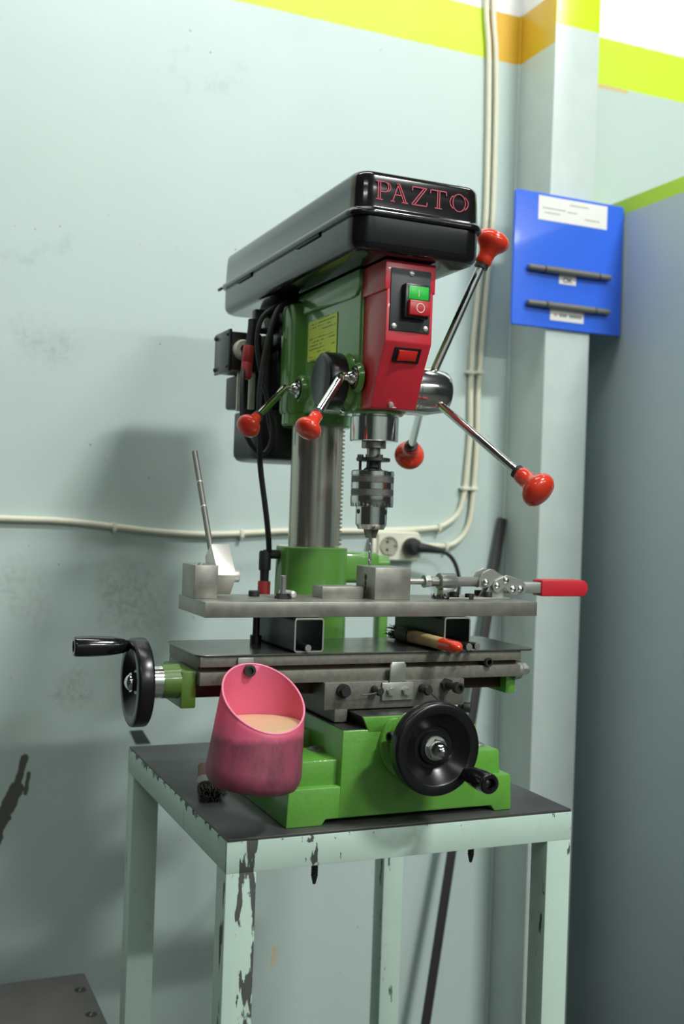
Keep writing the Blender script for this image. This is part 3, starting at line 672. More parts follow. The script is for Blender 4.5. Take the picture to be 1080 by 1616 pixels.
def put_letter(ch, ox, wdt):
    b = MB(); tr = (ox, .7480, wdt, .0218, CF + .0019)
    S_ = lambda *a, w_=T: stroke(b, *a, w_, *tr)
    if ch == 'P':
        S_(.20, 0, .20, 1); S_(.34, 0, .34, 1); S_(.05, 0, .50, 0); S_(.05, 1, .66, 1); S_(.34, .44, .64, .44)
        arc(b, .62, .72, .24, .28, -PI / 2, PI / 2, T, *tr); arc(b, .70, .72, .30, .26, -1.2, 1.2, T, *tr)
    elif ch == 'A':
        S_(.14, 0, .46, 1); S_(.40, 1, .82, 0); S_(.52, 1, .95, 0); S_(.28, .38, .66, .38); S_(.02, 0, .26, 0); S_(.68, 0, 1.05, 0); S_(.36, 1, .56, 1)
    elif ch == 'Z':
        S_(.06, 1, .98, 1); S_(.02, 0, .98, 0); S_(.80, 1, .02, 0); S_(.96, 1, .20, 0); S_(.06, 1, .04, .78); S_(.98, 0, 1.02, .22)
    elif ch == 'T':
        S_(0, 1, 1.0, 1); S_(.44, 0, .44, 1); S_(.58, 0, .58, 1); S_(.28, 0, .74, 0); S_(0, 1, -.03, .78); S_(1, 1, 1.03, .78)
    else:
        arc(b, .5, .5, .36, .5, 0, 2 * PI, T, *tr); arc(b, .5, .5, .52, .46, PI - .9, PI + .9, T, *tr); arc(b, .5, .5, .52, .46, -.9, .9, T, *tr)
    obj('letter', b, 'letter', ld, 'pink-red serif capital ' + ch)
for ch, ox, wd in (('P', .1700, .0205), ('A', .1905, .0230), ('Z', .2190, .0215), ('T', .2455, .0215), ('O', .2730, .0250)): put_letter(ch, ox, wd)
# motor behind the column
MX, MY = .237, .520
b = MB().rloft(MX - .067, MX + .072, MY - .080, MY + .080, .045, [(.4470, .012), (.4490, .006), (.4550, .001), (.462, 0), (.524, 0), (.526, .002)], 10)
mo = obj('motor_shell', b, 'motor', dp, smooth=50)
b = MB().lathe((MX, MY, .520), (0, 0, 1), [(0, 0), (0, .066), (.10, .066), (.112, .064), (.125, .058), (.132, .030), (.168, .028), (.168, 0)], 40); obj('motor_stator', b, 'motor', dp)
for a in (2.75, 3.05, 3.35, 3.65, 3.95, 4.25):
    e = V(math.cos(a), math.sin(a), 0); t = V(-math.sin(a), math.cos(a), 0); obj('motor_rib', MB().obox(V(MX, MY, .578) + e * .066, e, t, (0, 0, 1), .005, .0055, .050, .001), 'alu' if a in (3.05, 3.35) else 'motor', mo)
b = MB().box(.119, .168, .430, .500, .579, .638, 0.003); jb = obj('junction_box', b, 'motor', dp)
obj('junction_lid', MB().box(.1145, .1195, .427, .503, .577, .641, 0.0015), 'black_plastic', jb)
for (y, z) in ((.434, .585), (.434, .634), (.496, .585), (.496, .634)): obj('lid_screw', MB().lathe((.1150, y, z), (-1, 0, 0), [(0, 0), (0, .0034), (.003, .003), (.004, 0)], 12), 'dark_steel', jb)
b = MB().lathe((.1360, .4305, .610), (0, -1, 0), [(0, 0), (0, .0150), (.008, .0158), (.015, .0130), (.015, .0070), (.006, .006)], 24); obj('cable_gland', b, 'white_nylon', jb, 'white nylon cable gland')
for (xa, xb, zb) in ((.1330, .1450, .518), (.1520, .1620, .522)): obj('support_strip', MB().box(xa, xb, .4380, .4420, zb, .5790, 0.001), 'bright_steel', dp)
obj('capacitor_box', MB().box(.146, .188, .475, .540, .5280, .5800, 0.004), 'motor_brown', dp)
b = MB().box(.155, .325, .430, .446, .640, .676, 0.003); b.cyl((.170, .400, .655), (.170, .470, .655), .007, seg=16); b.box(.186, .20, .395, .432, .62, .668, .002); obj('motor_bracket', b, 'motor', dp)
obj('bracket_bolt', MB().hexa((.1640, .405, .648), (.1640, .390, .648), .0085), 'alu', dp)
b = MB().tube([(.1405, .398, .652), (.1395, .396, .640), (.1370, .394, .620), (.1340, .392, .606)], .0064, 14); tl = obj('belt_tension_lever', b, 'black_matt', dp)
obj('grip', MB().lathe((.1345, .392, .612), (-.075, -.02, -1), [(0, 0), (0, .0075), (.002, .0085), (.024, .0085), (.025, .0080), (.026, .0085), (.047, .0085), (.050, .006), (.050, 0)], 20), 'red_sleeve', tl, 'dull red sleeve')
b = MB().tube([(.190, .345, .679), (.160, .335, .662), (.1445, .330, .622), (.1350, .330, .566), (.1325, .330, .518), (.1352, .330, .464), (.1388, .332, .427), (.1530, .338, .355), (.1630, .352, .312), (.1730, .385, .288), (.185, .425, .25), (.20, .445, .12), (.21, .46, .006)], .0042, 10); obj('power_cable', b, 'black_matt', dp)
b = MB().tube([(.185, .362, .678), (.160, .360, .666), (.1420, .360, .648), (.1360, .360, .614), (.1440, .360, .568), (.1585, .360, .522), (.1650, .360, .486), (.1610, .360, .462), (.1492, .360, .451), (.1320, .360, .464), (.1200, .362, .492), (.1190, .37, .54), (.1285, .395, .585), (.1355, .418, .609)], .0036, 10); obj('motor_cable', b, 'black_matt', dp)
b = MB().tube([(.176, .372, .672), (.166, .384, .640), (.163, .388, .58), (.166, .388, .52), (.176, .386, .47)], .0034, 10); obj('motor_cable', b, 'black_matt', dp)
# column clamp handle: black elbow, rod and red sleeve
b = MB().cyl((.188, .360, .3035), (.158, .360, .3035), .0068, seg=18); b.lathe((.1602, .360, .3085), (0, 0, -1), [(0, 0), (0, .0078), (.003, .0090), (.028, .0090), (.029, .0068), (.046, .0064), (.046, 0)], 20)
el = obj('column_clamp_handle', b, 'black_matt', dp)
obj('grip', MB().lathe((.1602, .360, .2640), (0, 0, -1), [(0, 0), (0, .0088), (.002, .0094), (.05, .0094), (.052, .007), (.052, 0)], 20), 'red_sleeve', el, 'dull red sleeve')

# ------------------------------------------------------------------ risers, rods and brush on the milling table
def square_tube(x0, x1, label, yb=.2130):
    z0, z1, t, r, y0 = .1968, .2388, .0024, .0045, .0700
    def ring(ins, y):
        a0, a1, c0, c1, rr = x0 + ins, x1 - ins, z0 + ins, z1 - ins, max(r - ins, .001); pts = []
        for (cx, cz, s) in ((a1 - rr, c1 - rr, 0), (a0 + rr, c1 - rr, PI / 2), (a0 + rr, c0 + rr, PI), (a1 - rr, c0 + rr, 1.5 * PI)):
            for k in range(5): pts.append((cx + rr * math.cos(s + PI / 8 * k), y, cz + rr * math.sin(s + PI / 8 * k)))
        return pts
    t_ = thing('square_tube', ((x0 + x1) / 2, .14, z0), label, 'steel tube', 'square tube risers under the fixture plate')
    b = MB(); R = [ring(0, y0 + .0006), ring(0, yb), ring(t, yb), ring(t, y0 + .0006)]; n = 20
    vs = sum(R, []); fs = []
    for q in range(3):
        for k in range(n): fs.append((q * n + k, q * n + (k + 1) % n, (q + 1) * n + (k + 1) % n, (q + 1) * n + k))
    b.faces(vs, fs); obj('tube_wall', b, 'mill_tube', t_)
    b = MB(); R = [ring(0, y0 + .0006), ring(.0003, y0), ring(t - .0003, y0), ring(t, y0 + .0006)]; vs = sum(R, []); fs = []
    for q in range(3):
        for k in range(n): fs.append((q * n + k, q * n + (k + 1) % n, (q + 1) * n + (k + 1) % n, (q + 1) * n + k))
    b.faces(vs, fs); obj('cut_end', b, 'tube_cut', t_)
square_tube(.0985, .1375, 'black square steel tube under the left half of the fixture plate')
square_tube(.3040, .3430, 'black square steel tube beside the red-tipped brush')
def rod(p, q, r, label):
    t_ = thing('round_bar', (min(p[0], q[0]), p[1], p[2] - r), label, 'steel bar', 'short round bars in the square tubes')
    p, q = Vector(p), Vector(q)
    obj('bar_body', MB().cyl(p + (q - p).normalized() * .0008, q, r, seg=20), 'dark_steel', t_)
    d = (p - q).normalized(); obj('cut_face', MB().lathe(p - d * .0010, d, [(0, r * 1.01), (.0010, r * .93), (.0010, 0)], 20), 'tube_cut', t_)
rod((.1150, .0640, .2032), (.1125, .150, .2041), .0042, 'short round steel bar lying in the tube under the left half of the plate')
rod((.3140, .0500, .2032), (.3115, .150, .2041), .0045, 'leftmost of three round steel bars, half behind the red brush tip')
rod((.3285, .0470, .2032), (.3220, .150, .2041), .0047, 'middle of the three round steel bars beside the red brush tip')
rod((.3428, .0510, .2032), (.3335, .150, .2041), .0045, 'rightmost of the three round steel bars beside the red brush tip')
br = thing('chip_brush', (.292, .10, .1966), 'wooden chip brush with a red-dipped handle tip lying on the milling table', 'brush')
p0, p1 = V(.2950, .0120, .2068), V(.2915, .190, .2070)
def blade(a, bq, w0, w1, h0, h1, n=8, rnd=False):
    m_ = MB(); a, bq = Vector(a), Vector(bq); d = (bq - a).normalized(); s = d.cross(V(0, 0, 1)).normalized(); u = s.cross(d); rings = []
    for i in range(n + 1):
        t = i / n; c = a + (bq - a) * t; ww = w0 + (w1 - w0) * t; hh = h0 + (h1 - h0) * t
        if rnd: k = math.sqrt(max(0.02, 1 - (1 - min(1, t * 3)) ** 2)); ww *= k; hh *= k
        rings.append([m_.bm.verts.new(c + s * ww * math.copysign(abs(math.cos(2 * PI * j / 16)) ** .7, math.cos(2 * PI * j / 16)) + u * hh * math.copysign(abs(math.sin(2 * PI * j / 16)) ** .7, math.sin(2 * PI * j / 16))) for j in range(16)])
    for p, q in zip(rings, rings[1:]):
        for j in range(16): m_.bm.faces.new((p[j], p[(j + 1) % 16], q[(j + 1) % 16], q[j]))
    m_.bm.faces.new(rings[0][::-1]); m_.bm.faces.new(rings[-1]); return m_
L = p1 - p0
obj('handle_tip', blade(p0, p0 + L * .235, .0085, .0088, .0072, .0074, 10, True), 'red_dip', br, 'bright red dipped tip', smooth=60)
obj('handle', blade(p0 + L * .234, p0 + L * .72, .0086, .0088, .0073, .0085), 'wood', br, smooth=60)
obj('ferrule', blade(p0 + L * .70, p0 + L * .88, .0105, .0108, .0098, .0098), 'bar', br, smooth=60)
def bristles(parent, a, d, n, w_, h_, ln, mat='bristle'):
    b = MB(); a = Vector(a); d = Vector(d).normalized(); s = d.cross(V(0, 0, 1)).normalized(); u = s.cross(d)
    for _ in range(n):
        q = a + s * random.uniform(-w_, w_) + u * random.uniform(-h_, h_); e = q + d * ln * random.uniform(.75, 1.05) + s * random.uniform(-.004, .004) + u * random.uniform(-.002, .0025)
        b.tube([q, (q + e) / 2 + u * random.uniform(-.001, .001), e], .0005, 4, 1)
    o = obj('bristles', b, mat, parent); o['kind'] = 'stuff'
bristles(br, p0 + L * .87, L, 110, .0095, .0075, .030)

# ------------------------------------------------------------------ fixture plate and what is mounted on it
fx = thing('fixture_plate', (.22, .137, .239), 'thick grey steel fixture plate resting on two square tubes', 'steel plate')
obj('plate', MB().box(-.0118, .4488, .0780, .1970, .2390, .2576, 0.0007), 'plate_steel', fx)
b = MB(); cap_screw(b, (.0774, .163, .2576), (0, 0, 1), .0072, .0072); obj('cap_screw', b, 'black_matt', fx)
b = MB().cyl((.085, .172, .1966), (.085, .172, .2392), .0045, seg=16); b.cyl((.085, .172, .1966), (.085, .172, .207), .0075, seg=16); obj('clamping_stud', b, 'dark_steel', fx)
obj('stop_block', MB().box(.1585, .2165, .1315, .1665, .2574, .2728, 0.0008), 'plate_steel', fx)
obj('locating_pin', MB().cyl((.1035, .128, .2574), (.1035, .128, .2868), .0038, seg=20, ch=.0006), 'steel', fx)
b = MB().hexa((.1035, .128, .2574), (.1035, .128, .2615), .0105); b.hexa((.1035, .128, .2615), (.1035, .128, .2640), .0085); obj('pin_nut', b, 'dark_steel', fx)
b = MB().cyl((.1155, .1235, .2635), (.1100, .150, .2635), .0045, seg=18); b.lathe((.1155, .1235, .2635), (.2, -1, 0), [(0, .0045), (.002, .004), (.003, .002), (.003, 0)], 18); obj('cross_pin', b, 'bright_steel', fx)
wp = thing('workpiece', (.249, .14, .2576), 'rectangular steel block being drilled under the chuck', 'workpiece')
obj('block', MB().box(.2230, .2742, .1108, .1705, .2577, .2990, 0.0007), 'plate_steel', wp)
b = MB().lathe((.2232, .140, .285), (-1, 0, 0), [(0, .0042), (.0004, .0042), (.0004, 0)], 18); b.lathe((.2232, .140, .277), (-1, 0, 0), [(0, .0034), (.0004, .0034), (.0004, 0)], 18); b.box(.2227, .2232, .1385, .1415, .268, .283); obj('slot', b, 'black_matt', wp)
# swing-lever clamp at the left
lc = thing('lever_clamp', (.01, .15, .2576), 'bright steel lever clamp with long thin rod on the left plate end', 'clamp')
obj('hinge_block', MB().box(-.0126, .0168, .1236, .1810, .2577, .2984, 0.0008), 'plate_steel', lc)
obj('swing_arm', MB().prism([(.1265, .2865), (.1610, .3235), (.1860, .3060), (.1700, .2680), (.1480, .2610)], 'yz', .0175, .0415, 0.0010), 'bright_steel', lc)
b = MB(); cap_screw(b, (.0410, .1480, .2845), (1, 0, 0), .0082, .0100); b.cyl((-.005, .1480, .2845), (.041, .1480, .2845), .004, seg=14); obj('pivot_bolt', b, 'bright_steel', lc)
a, e = V(.0215, .1735, .315), V(.0200, .2600, .4430); d = e - a
obj('lever_rod', MB().cyl(a, e, .0038, seg=18, ch=.0006), 'rod_steel', lc)
for t in (.42, .67): obj('rod_groove', MB().cyl(a + d * t, a + d * (t + .012), .0040, seg=18), 'bright_steel', lc)
for x, y in ((-.002, .140), (.006, .165)): obj('set_screw', MB().lathe((x, y, .2984), (0, 0, 1), [(0, 0), (0, .0055), (.0008, .005), (.0008, 0)], 16), 'chrome', lc)
# push-pull toggle clamp at the right
tc = thing('toggle_clamp', (.39, .14, .2576), 'push-pull toggle clamp with a red vinyl grip pressing the steel block', 'clamp')
ty, tz = .140, .2800
b = MB().box(.336, .432, .1180, .1640, .2577, .2602, 0.0006); b.box(.332, .340, .124, .157, .2577, .2605, .0004); obj('base_plate', b, 'alu', tc)
b = MB().lathe((.331, ty, tz), (1, 0, 0), [(0, .0066), (0, .0105), (.001, .0115), (.023, .0115), (.0245, .0105), (.0245, .0066)], 32)
b.prism([(.3335, .2590), (.3525, .2590), (.3515, .2720), (.334, .2720)], 'xz', ty - .0085, ty + .0085, 0.0012); obj('guide_bracket', b, 'alu', tc)
obj('plunger', MB().lathe((.318, ty, tz), (1, 0, 0), [(0, 0), (0, .0058), (.001, .0066), (.074, .0066), (.075, .006), (.075, 0)], 28), 'steel', tc)
b = MB().cyl((.2745, ty, tz), (.320, ty, tz), .0042, seg=18, ch=.0005); obj('spindle_screw', b, 'steel', tc)
b = MB().hexa((.3108, ty, tz), (.3180, ty, tz), .0080); b.lathe((.3085, ty, tz), (1, 0, 0), [(0, 0), (0, .0085), (.0022, .0085), (.0022, 0)], 20); obj('lock_nut', b, 'alu', tc)
for s in (-1, 1):
    obj('side_bracket', MB().prism([(.398, .2595), (.4300, .2595), (.4295, .2740), (.424, .2800), (.410, .2800)], 'xz', ty + s * .0062 - .0012, ty + s * .0062 + .0012, 0.0005), 'alu', tc, smooth=20)
    obj('link_plate', MB().prism([(.389, .2740), (.3890, .2835), (.3945, .2935), (.4050, .2985), (.4120, .2970), (.4300, .2860), (.4210, .2790), (.405, .2745), (.397, .2715)], 'xz', ty + s * .0090 - .0010, ty + s * .0090 + .0010, 0.0005), 'alu', tc, smooth=20)
    obj('handle_link', MB().prism([(.4105, .2690), (.4085, .2755), (.4120, .2825), (.4300, .2905), (.4530, .2845), (.4605, .2790), (.4620, .2690), (.4580, .2640), (.4390, .2635), (.4345, .2685), (.4280, .2735), (.4215, .2695), (.4165, .2660)], 'xz', ty + s * .0120 - .0012, ty + s * .0120 + .0012, 0.0005), 'alu', tc, smooth=20)
for (x, z, r) in ((.3975, .2800, .0050), (.4150, .2760, .0046), (.4292, .2830, .0052), (.4408, .2712, .0054), (.4528, .2712, .0054)):
    obj('rivet', MB().lathe((x, ty + .0135, z), (0, -1, 0), [(0, 0), (0, r * .8), (.0262, r * .8), (.0262, r), (.0278, r * .9), (.0296, r * .5), (.0300, 0)], 20), 'chrome', tc)
obj('handle_bar', MB().box(.4500, .5200, ty - .0100, ty + .0100, .2655, .2805, 0.0008), 'alu', tc)
gp = [(.488 + (.0115 - .0115), .2613)]
pts = []
x0, x1, z0, z1 = .4885, .5665, .2612, .2845; rr = (z1 - z0) / 2 * .92
for k in range(9): pts.append((x1 - rr + rr * math.sin(PI * k / 8) , (z0 + z1) / 2 - (z1 - z0) / 2 * math.cos(PI * k / 8)))
pts += [(x0 + .002, z1), (x0, z1 - .002), (x0, z0 + .002), (x0 + .002, z0)]
obj('grip', MB().prism(pts, 'xz', ty - .0125, ty + .0125, 0.004, 3), 'red_grip', tc, 'red vinyl grip', smooth=60)
for (x, y) in ((.3490, .1265), (.3700, .1230), (.4020, .1290), (.352, .158), (.405, .158)):
    b = MB(); cap_screw(b, (x, y, .2602 if y > .124 else .2576), (0, 0, 1), .0062, .0070 if y > .124 else .0075); obj('cap_screw', b, 'black_matt', tc)
b = MB()
for _ in range(40):
    q = V(random.uniform(.322, .338), random.uniform(.118, .150), .2582); dd = V(random.uniform(-1, 1), random.uniform(-1, 1), random.uniform(0, .5)).normalized()
    b.tube([q, q + dd * .004, q + dd * .005 + V(0, 0, .003)], .0006, 4, 1)
obj('metal_swarf', b, 'dark_steel', None, 'small heap of dark metal shavings beside the toggle clamp guide', 'shavings', None, 'stuff')

# ------------------------------------------------------------------ coolant cup
cup = thing('coolant_cup', (.036, .012, .055), 'pink plastic cup with a slanted rim bolted to the milling table', 'cup')
AX = V(.105, .0, 1).normalized(); BC = V(.0295, .0085, .0550)
def cup_ring(r, t, cut=False):
    pts = []
    a1 = AX.orthogonal().normalized(); a1 = V(1, 0, 0) - AX * AX.x; a1.normalize(); a2 = AX.cross(a1)
    for k in range(56):
        q = BC + (a1 * math.cos(2 * PI * k / 56) + a2 * math.sin(2 * PI * k / 56)) * r
        if cut:   # cut plane through front-low and back-high
            zc = .1545 + (q.y - .0085) * .66 - (q.x - .036) * .10
            s = (zc - q.z) / AX.z; q = q + AX * s
        else: q = q + AX * t
        pts.append(q)
    return pts
def cup_surface(levels):
    b = MB(); rings = [[b.bm.verts.new(p) for p in L_] for L_ in levels]
    for p, q in zip(rings, rings[1:]):
        for k in range(56): b.bm.faces.new((p[k], p[(k + 1) % 56], q[(k + 1) % 56], q[k]))
    b.bm.faces.new(rings[0][::-1]); b.bm.faces.new(rings[-1]); return b
def blend(r_lo, t_lo, r_hi, n):
    lo = cup_ring(r_lo, t_lo); hi = cup_ring(r_hi, 0, True)
    return [[a.lerp(c, i / n) for a, c in zip(lo, hi)] for i in range(n + 1)]
wall_o = blend(.0548, .018, .0485, 10); wall_i = blend(.0533, .018, .0470, 10)[::-1]
lv = [cup_ring(.044, 0), cup_ring(.0495, .003), cup_ring(.0530, .009)] + wall_o + wall_i + [cup_ring(.0515, .010), cup_ring(.0430, .0025)]
obj('cup_body', cup_surface(lv), 'cup', cup, smooth=60)
b = MB(); rp = [q for q in blend(.0540, .018, .0478, 1)[-1]]
b.tube(rp + [rp[0]], .0013, 8, 1, False); obj('rim', b, 'cup_rim', cup, smooth=60)
b = MB(); zl = .1275
def cup_at(z, shrink):
    lo = cup_ring(.0533, .018); hi = cup_ring(.0470, 0, True); pts = []
    for a, c in zip(lo, hi):
        t = (z - a.z) / (c.z - a.z); p = a.lerp(c, t); ax = BC + AX * ((z - BC.z) / AX.z); pts.append(ax + (p - ax) * shrink)
    return pts
lowr = cup_ring(.0495, .012)
rings = [[b.bm.verts.new(p) for p in L_] for L_ in (lowr, cup_at(.09, .985), [V(p.x, p.y, zl) for p in cup_at(zl, .985)])]
for p, q in zip(rings, rings[1:]):
    for k in range(56): b.bm.faces.new((p[k], p[(k + 1) % 56], q[(k + 1) % 56], q[k]))
b.bm.faces.new(rings[0][::-1]); b.bm.faces.new(rings[-1])
obj('coolant', b, 'coolant', None, 'milky tan coolant filling the pink cup', 'liquid', None, 'stuff', smooth=40)
b = MB(); cap_screw(b, (.0372, .0565, .1795), (0, -1, 0), .0072, .0075); b.cyl((.0372, .0555, .1795), (.0372, .0780, .1795), .004, seg=14); b.lathe((.0372, .0575, .1795), (0, -1, 0), [(0, 0), (0, .0085), (.0012, .0085), (.0012, 0)], 20); obj('mounting_bolt', b, 'dark_steel', cup)
obj('hanger_strip', MB().box(.0270, .0470, .0655, .0680, .168, .1930, 0.0006), 'steel', cup)

# ------------------------------------------------------------------ small things on the bench
pb = thing('paint_brush', (.04, .20, 0), 'dirty paint brush lying on the bench behind the pink cup', 'brush')
d = (V(.0270, .150, .010) - V(.0610, .300, .010)); a = V(.0600, .295, .0100)
obj('handle', blade(a, a + d * .52, .0095, .0140, .0075, .0090), 'brown_wood', pb, smooth=60)
obj('ferrule', blade(a + d * .50, a + d * .72, .0155, .0165, .0095, .0095), 'plate_steel', pb, smooth=60)
bristles(pb, a + d * .71, d, 170, .0155, .0080, .040)
b = MB().tube([(.4180, .150, .0022), (.4230, .135, .0022), (.4290, .142, .010), (.4340, .165, .0145), (.4250, .172, .0120), (.4200, .158, .004)], .0022, 8); obj('wire_hook', b, 'alu', None, 'small bent metal hook on the bench at the right of the green base', 'hook')

# ------------------------------------------------------------------ wall fittings
CAM_SCALED[0] = True
so = thing('wall_socket', (.69, .985, .30), 'white double wall socket with a black plug in its right half', 'socket')
def rplate(mb, x0, x1, z0, z1, y0, y1, r, ins):
    q = MB().rloft(x0, x1, z0, z1, r, [(0, 0), ((y1 - y0) * .8, 0), (y1 - y0, ins)], 6)
    bmesh.ops.transform(q.bm, matrix=Matrix(((1, 0, 0, 0), (0, 0, -1, y1), (0, 1, 0, 0), (0, 0, 0, 1))), verts=q.bm.verts); mb.absorb(q.bm); return mb
obj('housing', rplate(MB(), .6290, .7345, .2690, .3325, .966, .9998, .009, .003), 'white_plastic', so)
b = MB().box(.6205, .6300, .972, .9996, .262, .316, 0.002); obj('mounting_block', b, 'white_plastic', so)
for x in (.6560, .7090):
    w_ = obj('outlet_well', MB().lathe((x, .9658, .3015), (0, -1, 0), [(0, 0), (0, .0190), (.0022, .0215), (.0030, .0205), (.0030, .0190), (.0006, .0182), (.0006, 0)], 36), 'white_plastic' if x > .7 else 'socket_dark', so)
    if x < .7:
        for z in (.3100, .2925): obj('pin_hole', MB().lathe((x - .004, .9654, z), (0, -1, 0), [(0, .0032), (.0006, .0032), (.0006, 0)], 14), 'black_matt', w_)
        for z in (.3185, .2845): obj('earth_clip', MB().box(x - .0035, x + .0035, .9625, .9655, z - .0012, z + .0012), 'alu', w_)
        obj('well_notch', MB().box(x + .012, x + .0185, .9635, .9655, .300, .303), 'ink', w_)
pc = thing('power_cord', (.72, .95, .25), 'black plug and cord plugged into the white wall socket', 'cord')
b = MB().lathe((.7070, .9625, .3010), (0, -1, 0), [(0, 0), (0, .0190), (.010, .0200), (.020, .0180), (.028, .0110), (.030, 0)], 30); b.tube([(.712, .942, .3005), (.732, .940, .2990), (.752, .940, .2965), (.775, .941, .2935)], lambda t: .0115 - .0055 * t, 14); obj('plug', b, 'black_matt', pc)
b = MB().tube([(.768, .941, .2940), (.790, .942, .2860), (.806, .942, .2690), (.816, .942, .2440), (.8180, .940, .215), (.80, .925, .16), (.76, .89, .10), (.66, .80, .06), (.52, .68, .04), (.42, .61, -.005), (.37, .585, -.018)], .0045, 10); obj('cord', b, 'black_matt', pc)

YC = .9915
def wall_cable(name, pts, clips, label):
    t_ = thing(name, (pts[0][0], .995, min(p[1] for p in pts)), label, 'cable', 'white cables clipped to the wall')
    obj('sheath', MB().tube([(x, YC, z) for x, z in pts], .0064, 12, 8), 'cable_white', t_, smooth=60)
    for (x, z, vert) in clips:
        b = MB()
        if vert: b.box(x - .0095, x + .0075, .9825, .9995, z - .004, z + .004, 0.001); b.cyl((x - .0105, .9995, z), (x - .0105, .986, z), .0028, seg=10)
        else: b.box(x - .004, x + .004, .9825, .9995, z - .0085, z + .0075, 0.001); b.cyl((x, .9995, z - .0105), (x, .986, z - .0105), .0028, seg=10)
        obj('cable_clip', b, 'white_plastic', t_)
wall_cable('wall_cable', [(-1.2, .339), (-.60, .338), (-.1484, .3359), (-.0306, .3346), (.0677, .3262), (.16, .318), (.262, .316), (.35, .321), (.4341, .327), (.58, .331), (.7093, .3369), (.780, .343), (.8150, .356), (.8400, .380), (.8520, .420), (.8580, .4800), (.8625, .56), (.8600, .65), (.8610, .735), (.8700, .86), (.8800, .968), (.8840, 1.06), (.8830, 1.20), (.8800, 1.3282), (.8760, 1.43), (.8650, 1.54), (.862, 1.8), (.862, 2.3)],
           [(.0677, .3262, False), (.790, .3455, False), (.8545, .434, True), (.8595, .695, True), (.33, .3195, False)], 'white cable running along the wall to the left and up beside the column')
wall_cable('wall_cable', [(.7350, .3010), (.770, .303), (.800, .303), (.8297, .3087), (.8560, .332), (.8700, .366), (.8755, .42), (.8790, .4780), (.8810, .56), (.8800, .65), (.8830, .735), (.8900, .86), (.8975, .968), (.9020, 1.06), (.9020, 1.20), (.9000, 1.3282), (.8945, 1.43), (.8840, 1.54), (.882, 1.8), (.882, 2.3)],
           [(.8100, .3045, False), (.7520, .3025, False), (.8757, .434, True), (.8810, .697, True)], 'white cable running from the wall socket up beside the column')

# ------------------------------------------------------------------ blue board on the column
bd = thing('sample_board', (1.014, .855, .786), 'blue board with two dark shafts and white labels hung on the column', 'board')
q = MB(); rplate(q, .8718, 1.1566, .7860, 1.0766, .8485, .8552, .006, .0012); obj('panel', q, 'blue', bd)
obj('paper_label', MB().box(.9298, 1.1103, .8478, .8485, 1.0185, 1.0705), 'paper', bd)
b = MB()
for (xa, xb, z) in ((.94, 1.00, 1.044), (1.005, 1.03, 1.042), (1.01, 1.06, 1.058), (1.05, 1.09, 1.032), (.945, .985, 1.034)):
    b.box(xa, xb, .84755, .84785, z, z + .0022)
obj('faint_print', b, 'socket_dark', bd)
obj('name_tag', MB().box(.9890, 1.0330, .8478, .8485, .8852, .9058), 'paper', bd)
obj('name_tag', MB().box(.9690, 1.0565, .8478, .8485, .8040, .8290), 'paper', bd)
def text(s, size, x, y, z, mat, parent):
    cu = bpy.data.curves.new('txt', 'FONT'); cu.body = s; cu.size = size; cu.align_x = 'CENTER'; cu.align_y = 'CENTER'; cu.extrude = .0001; cu.offset = .0002
    to = bpy.data.objects.new('txt', cu); COL.objects.link(to); dg = bpy.context.evaluated_depsgraph_get()
    me = bpy.data.meshes.new_from_object(to.evaluated_get(dg)); bpy.data.objects.remove(to, do_unlink=True); bpy.data.curves.remove(cu)
    b = MB(); b.bm.from_mesh(me); bpy.data.meshes.remove(me)
    bmesh.ops.transform(b.bm, matrix=Matrix.Translation((x, y, z)) @ Matrix.Rotation(PI / 2, 4, 'X'), verts=b.bm.verts)
    return obj('lettering', b, mat, parent)
text('OK', .0165, 1.011, .84765, .8938, 'black_matt', bd)
b = MB()
for k in range(9):
    if k == 3: continue
    b.box(.9935 + k * .0065, .9935 + k * .0065 + .0045, .84755, .84785, .8135, .8195)
obj('small_print', b, 'ink', bd)
obj('print_mark', MB().prism([(.978, .8165), (.981, .8200), (.985, .8195), (.987, .8165), (.985, .8135), (.981, .8130)], 'xz', .84755, .84785), 'ink_pink', bd)
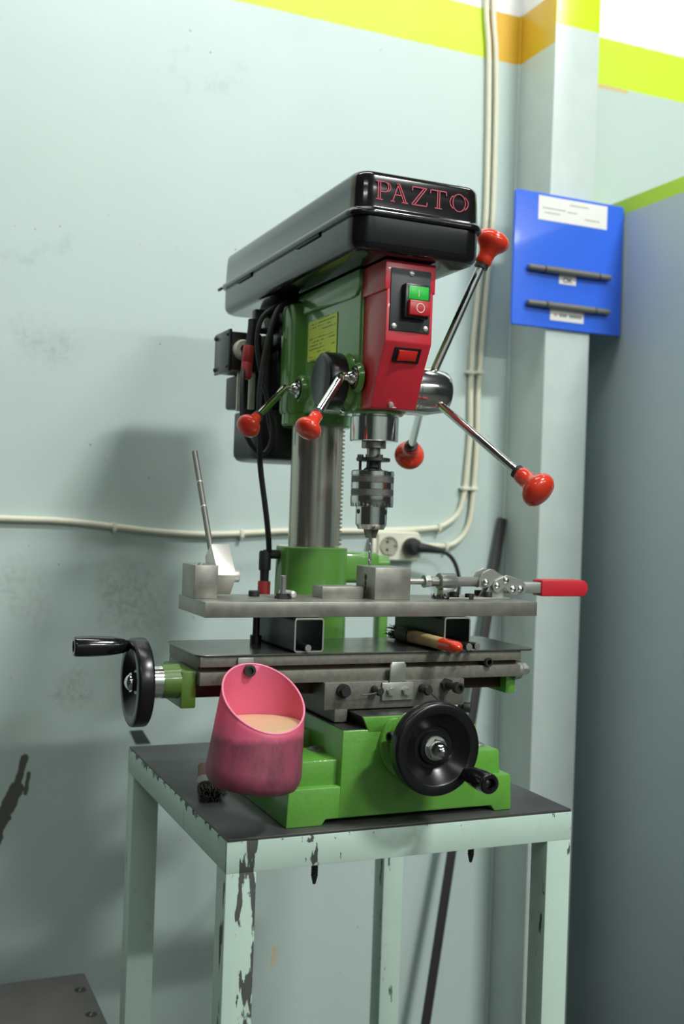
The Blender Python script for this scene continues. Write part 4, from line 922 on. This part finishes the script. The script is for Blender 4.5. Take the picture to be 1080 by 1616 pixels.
def shaft(z, label, gx):
    t_ = thing('sample_shaft', (1.012, .84, z - .008), label, 'shaft', 'sample shafts on the blue board')
    y = .8405
    b = MB().lathe((.9050, y, z), (1, 0, 0), [(0, 0), (0, .0050), (.002, .0066), (gx[0] - .9050, .0070), (gx[0] - .9050, .0058), (gx[0] - .9015, .0058), (gx[0] - .9015, .0075), (gx[1] - .9050, .0075), (gx[1] - .9050, .0058), (gx[1] - .9015, .0058), (gx[1] - .9015, .0066), (.2125, .0066), (.2145, .005), (.2145, 0)], 24); obj('shaft_body', b, 'gunmetal', t_, smooth=30)
    for x in gx: obj('retaining_wire', MB().tube([(x + .0017, .8495, z + .007), (x + .0017, y - .0035, z + .0062), (x + .0017, y - .0068, z), (x + .0017, y - .0035, z - .0062), (x + .0017, .8495, z - .007)], .0009, 6, 3), 'black_matt', t_)
shaft(.9110, 'dark steel sample shaft above the small OK tag', (.944, 1.086))
shaft(.8346, 'dark steel sample shaft above the wider white tag', (.951, 1.079))

# ------------------------------------------------------------------ leaning bar, low bench, dark patch
p, q = V(.7280, .905, FB + .004), V(.9530, .9885, .370); d = (q - p).normalized(); s = V(1, 0, 0); s = (s - d * s.dot(d)).normalized(); n = d.cross(s)
obj('flat_bar', MB().obox((p + q) / 2, s, n, d, .0105, .0030, (q - p).length / 2, .0008), 'bar', None, 'dark steel flat bar leaning against the wall beside the column', 'steel bar')
lb = thing('low_bench', (-.25, .78, FB), 'worn grey low bench top with two screws at the bottom left corner', 'bench')
obj('bench_board', MB().box(-.55, .0185, .52, .8815, -.525, -.500, .002), 'low_bench', lb)
for (x, y) in ((-.0015, .810), (-.0010, .708)):
    b = MB().lathe((x, y, -.5003), (0, 0, 1), [(0, 0), (0, .0100), (.0010, .0100), (.0018, .0085), (.0018, 0)], 20); sc = obj('screw', b, 'dark_steel', lb)
    obj('screw_slot', MB().obox((x, y, -.4984), (.5, 1, 0), (-1, .5, 0), (0, 0, 1), .0080, .0012, .0002), 'tube_cut', sc)
for (x, y) in ((-.02, .86), (-.52, .86), (-.02, .545), (-.52, .545)): obj('leg', MB().box(x - .018, x + .018, y - .018, y + .018, FB, -.5252, .001), 'low_bench', lb)
obj('dark_patch', MB().prism([(.1143, -.0787), (.1398, -.0786), (.1575, -.1061), (.1280, -.1058)], 'xz', .9985, .9998), 'mark', None, 'small dark patch on the wall below the left handwheel', 'mark')  # thin dark parallelogram set on the wall surface

for o in scene.objects:
    if '_w' in o: del o['_w']
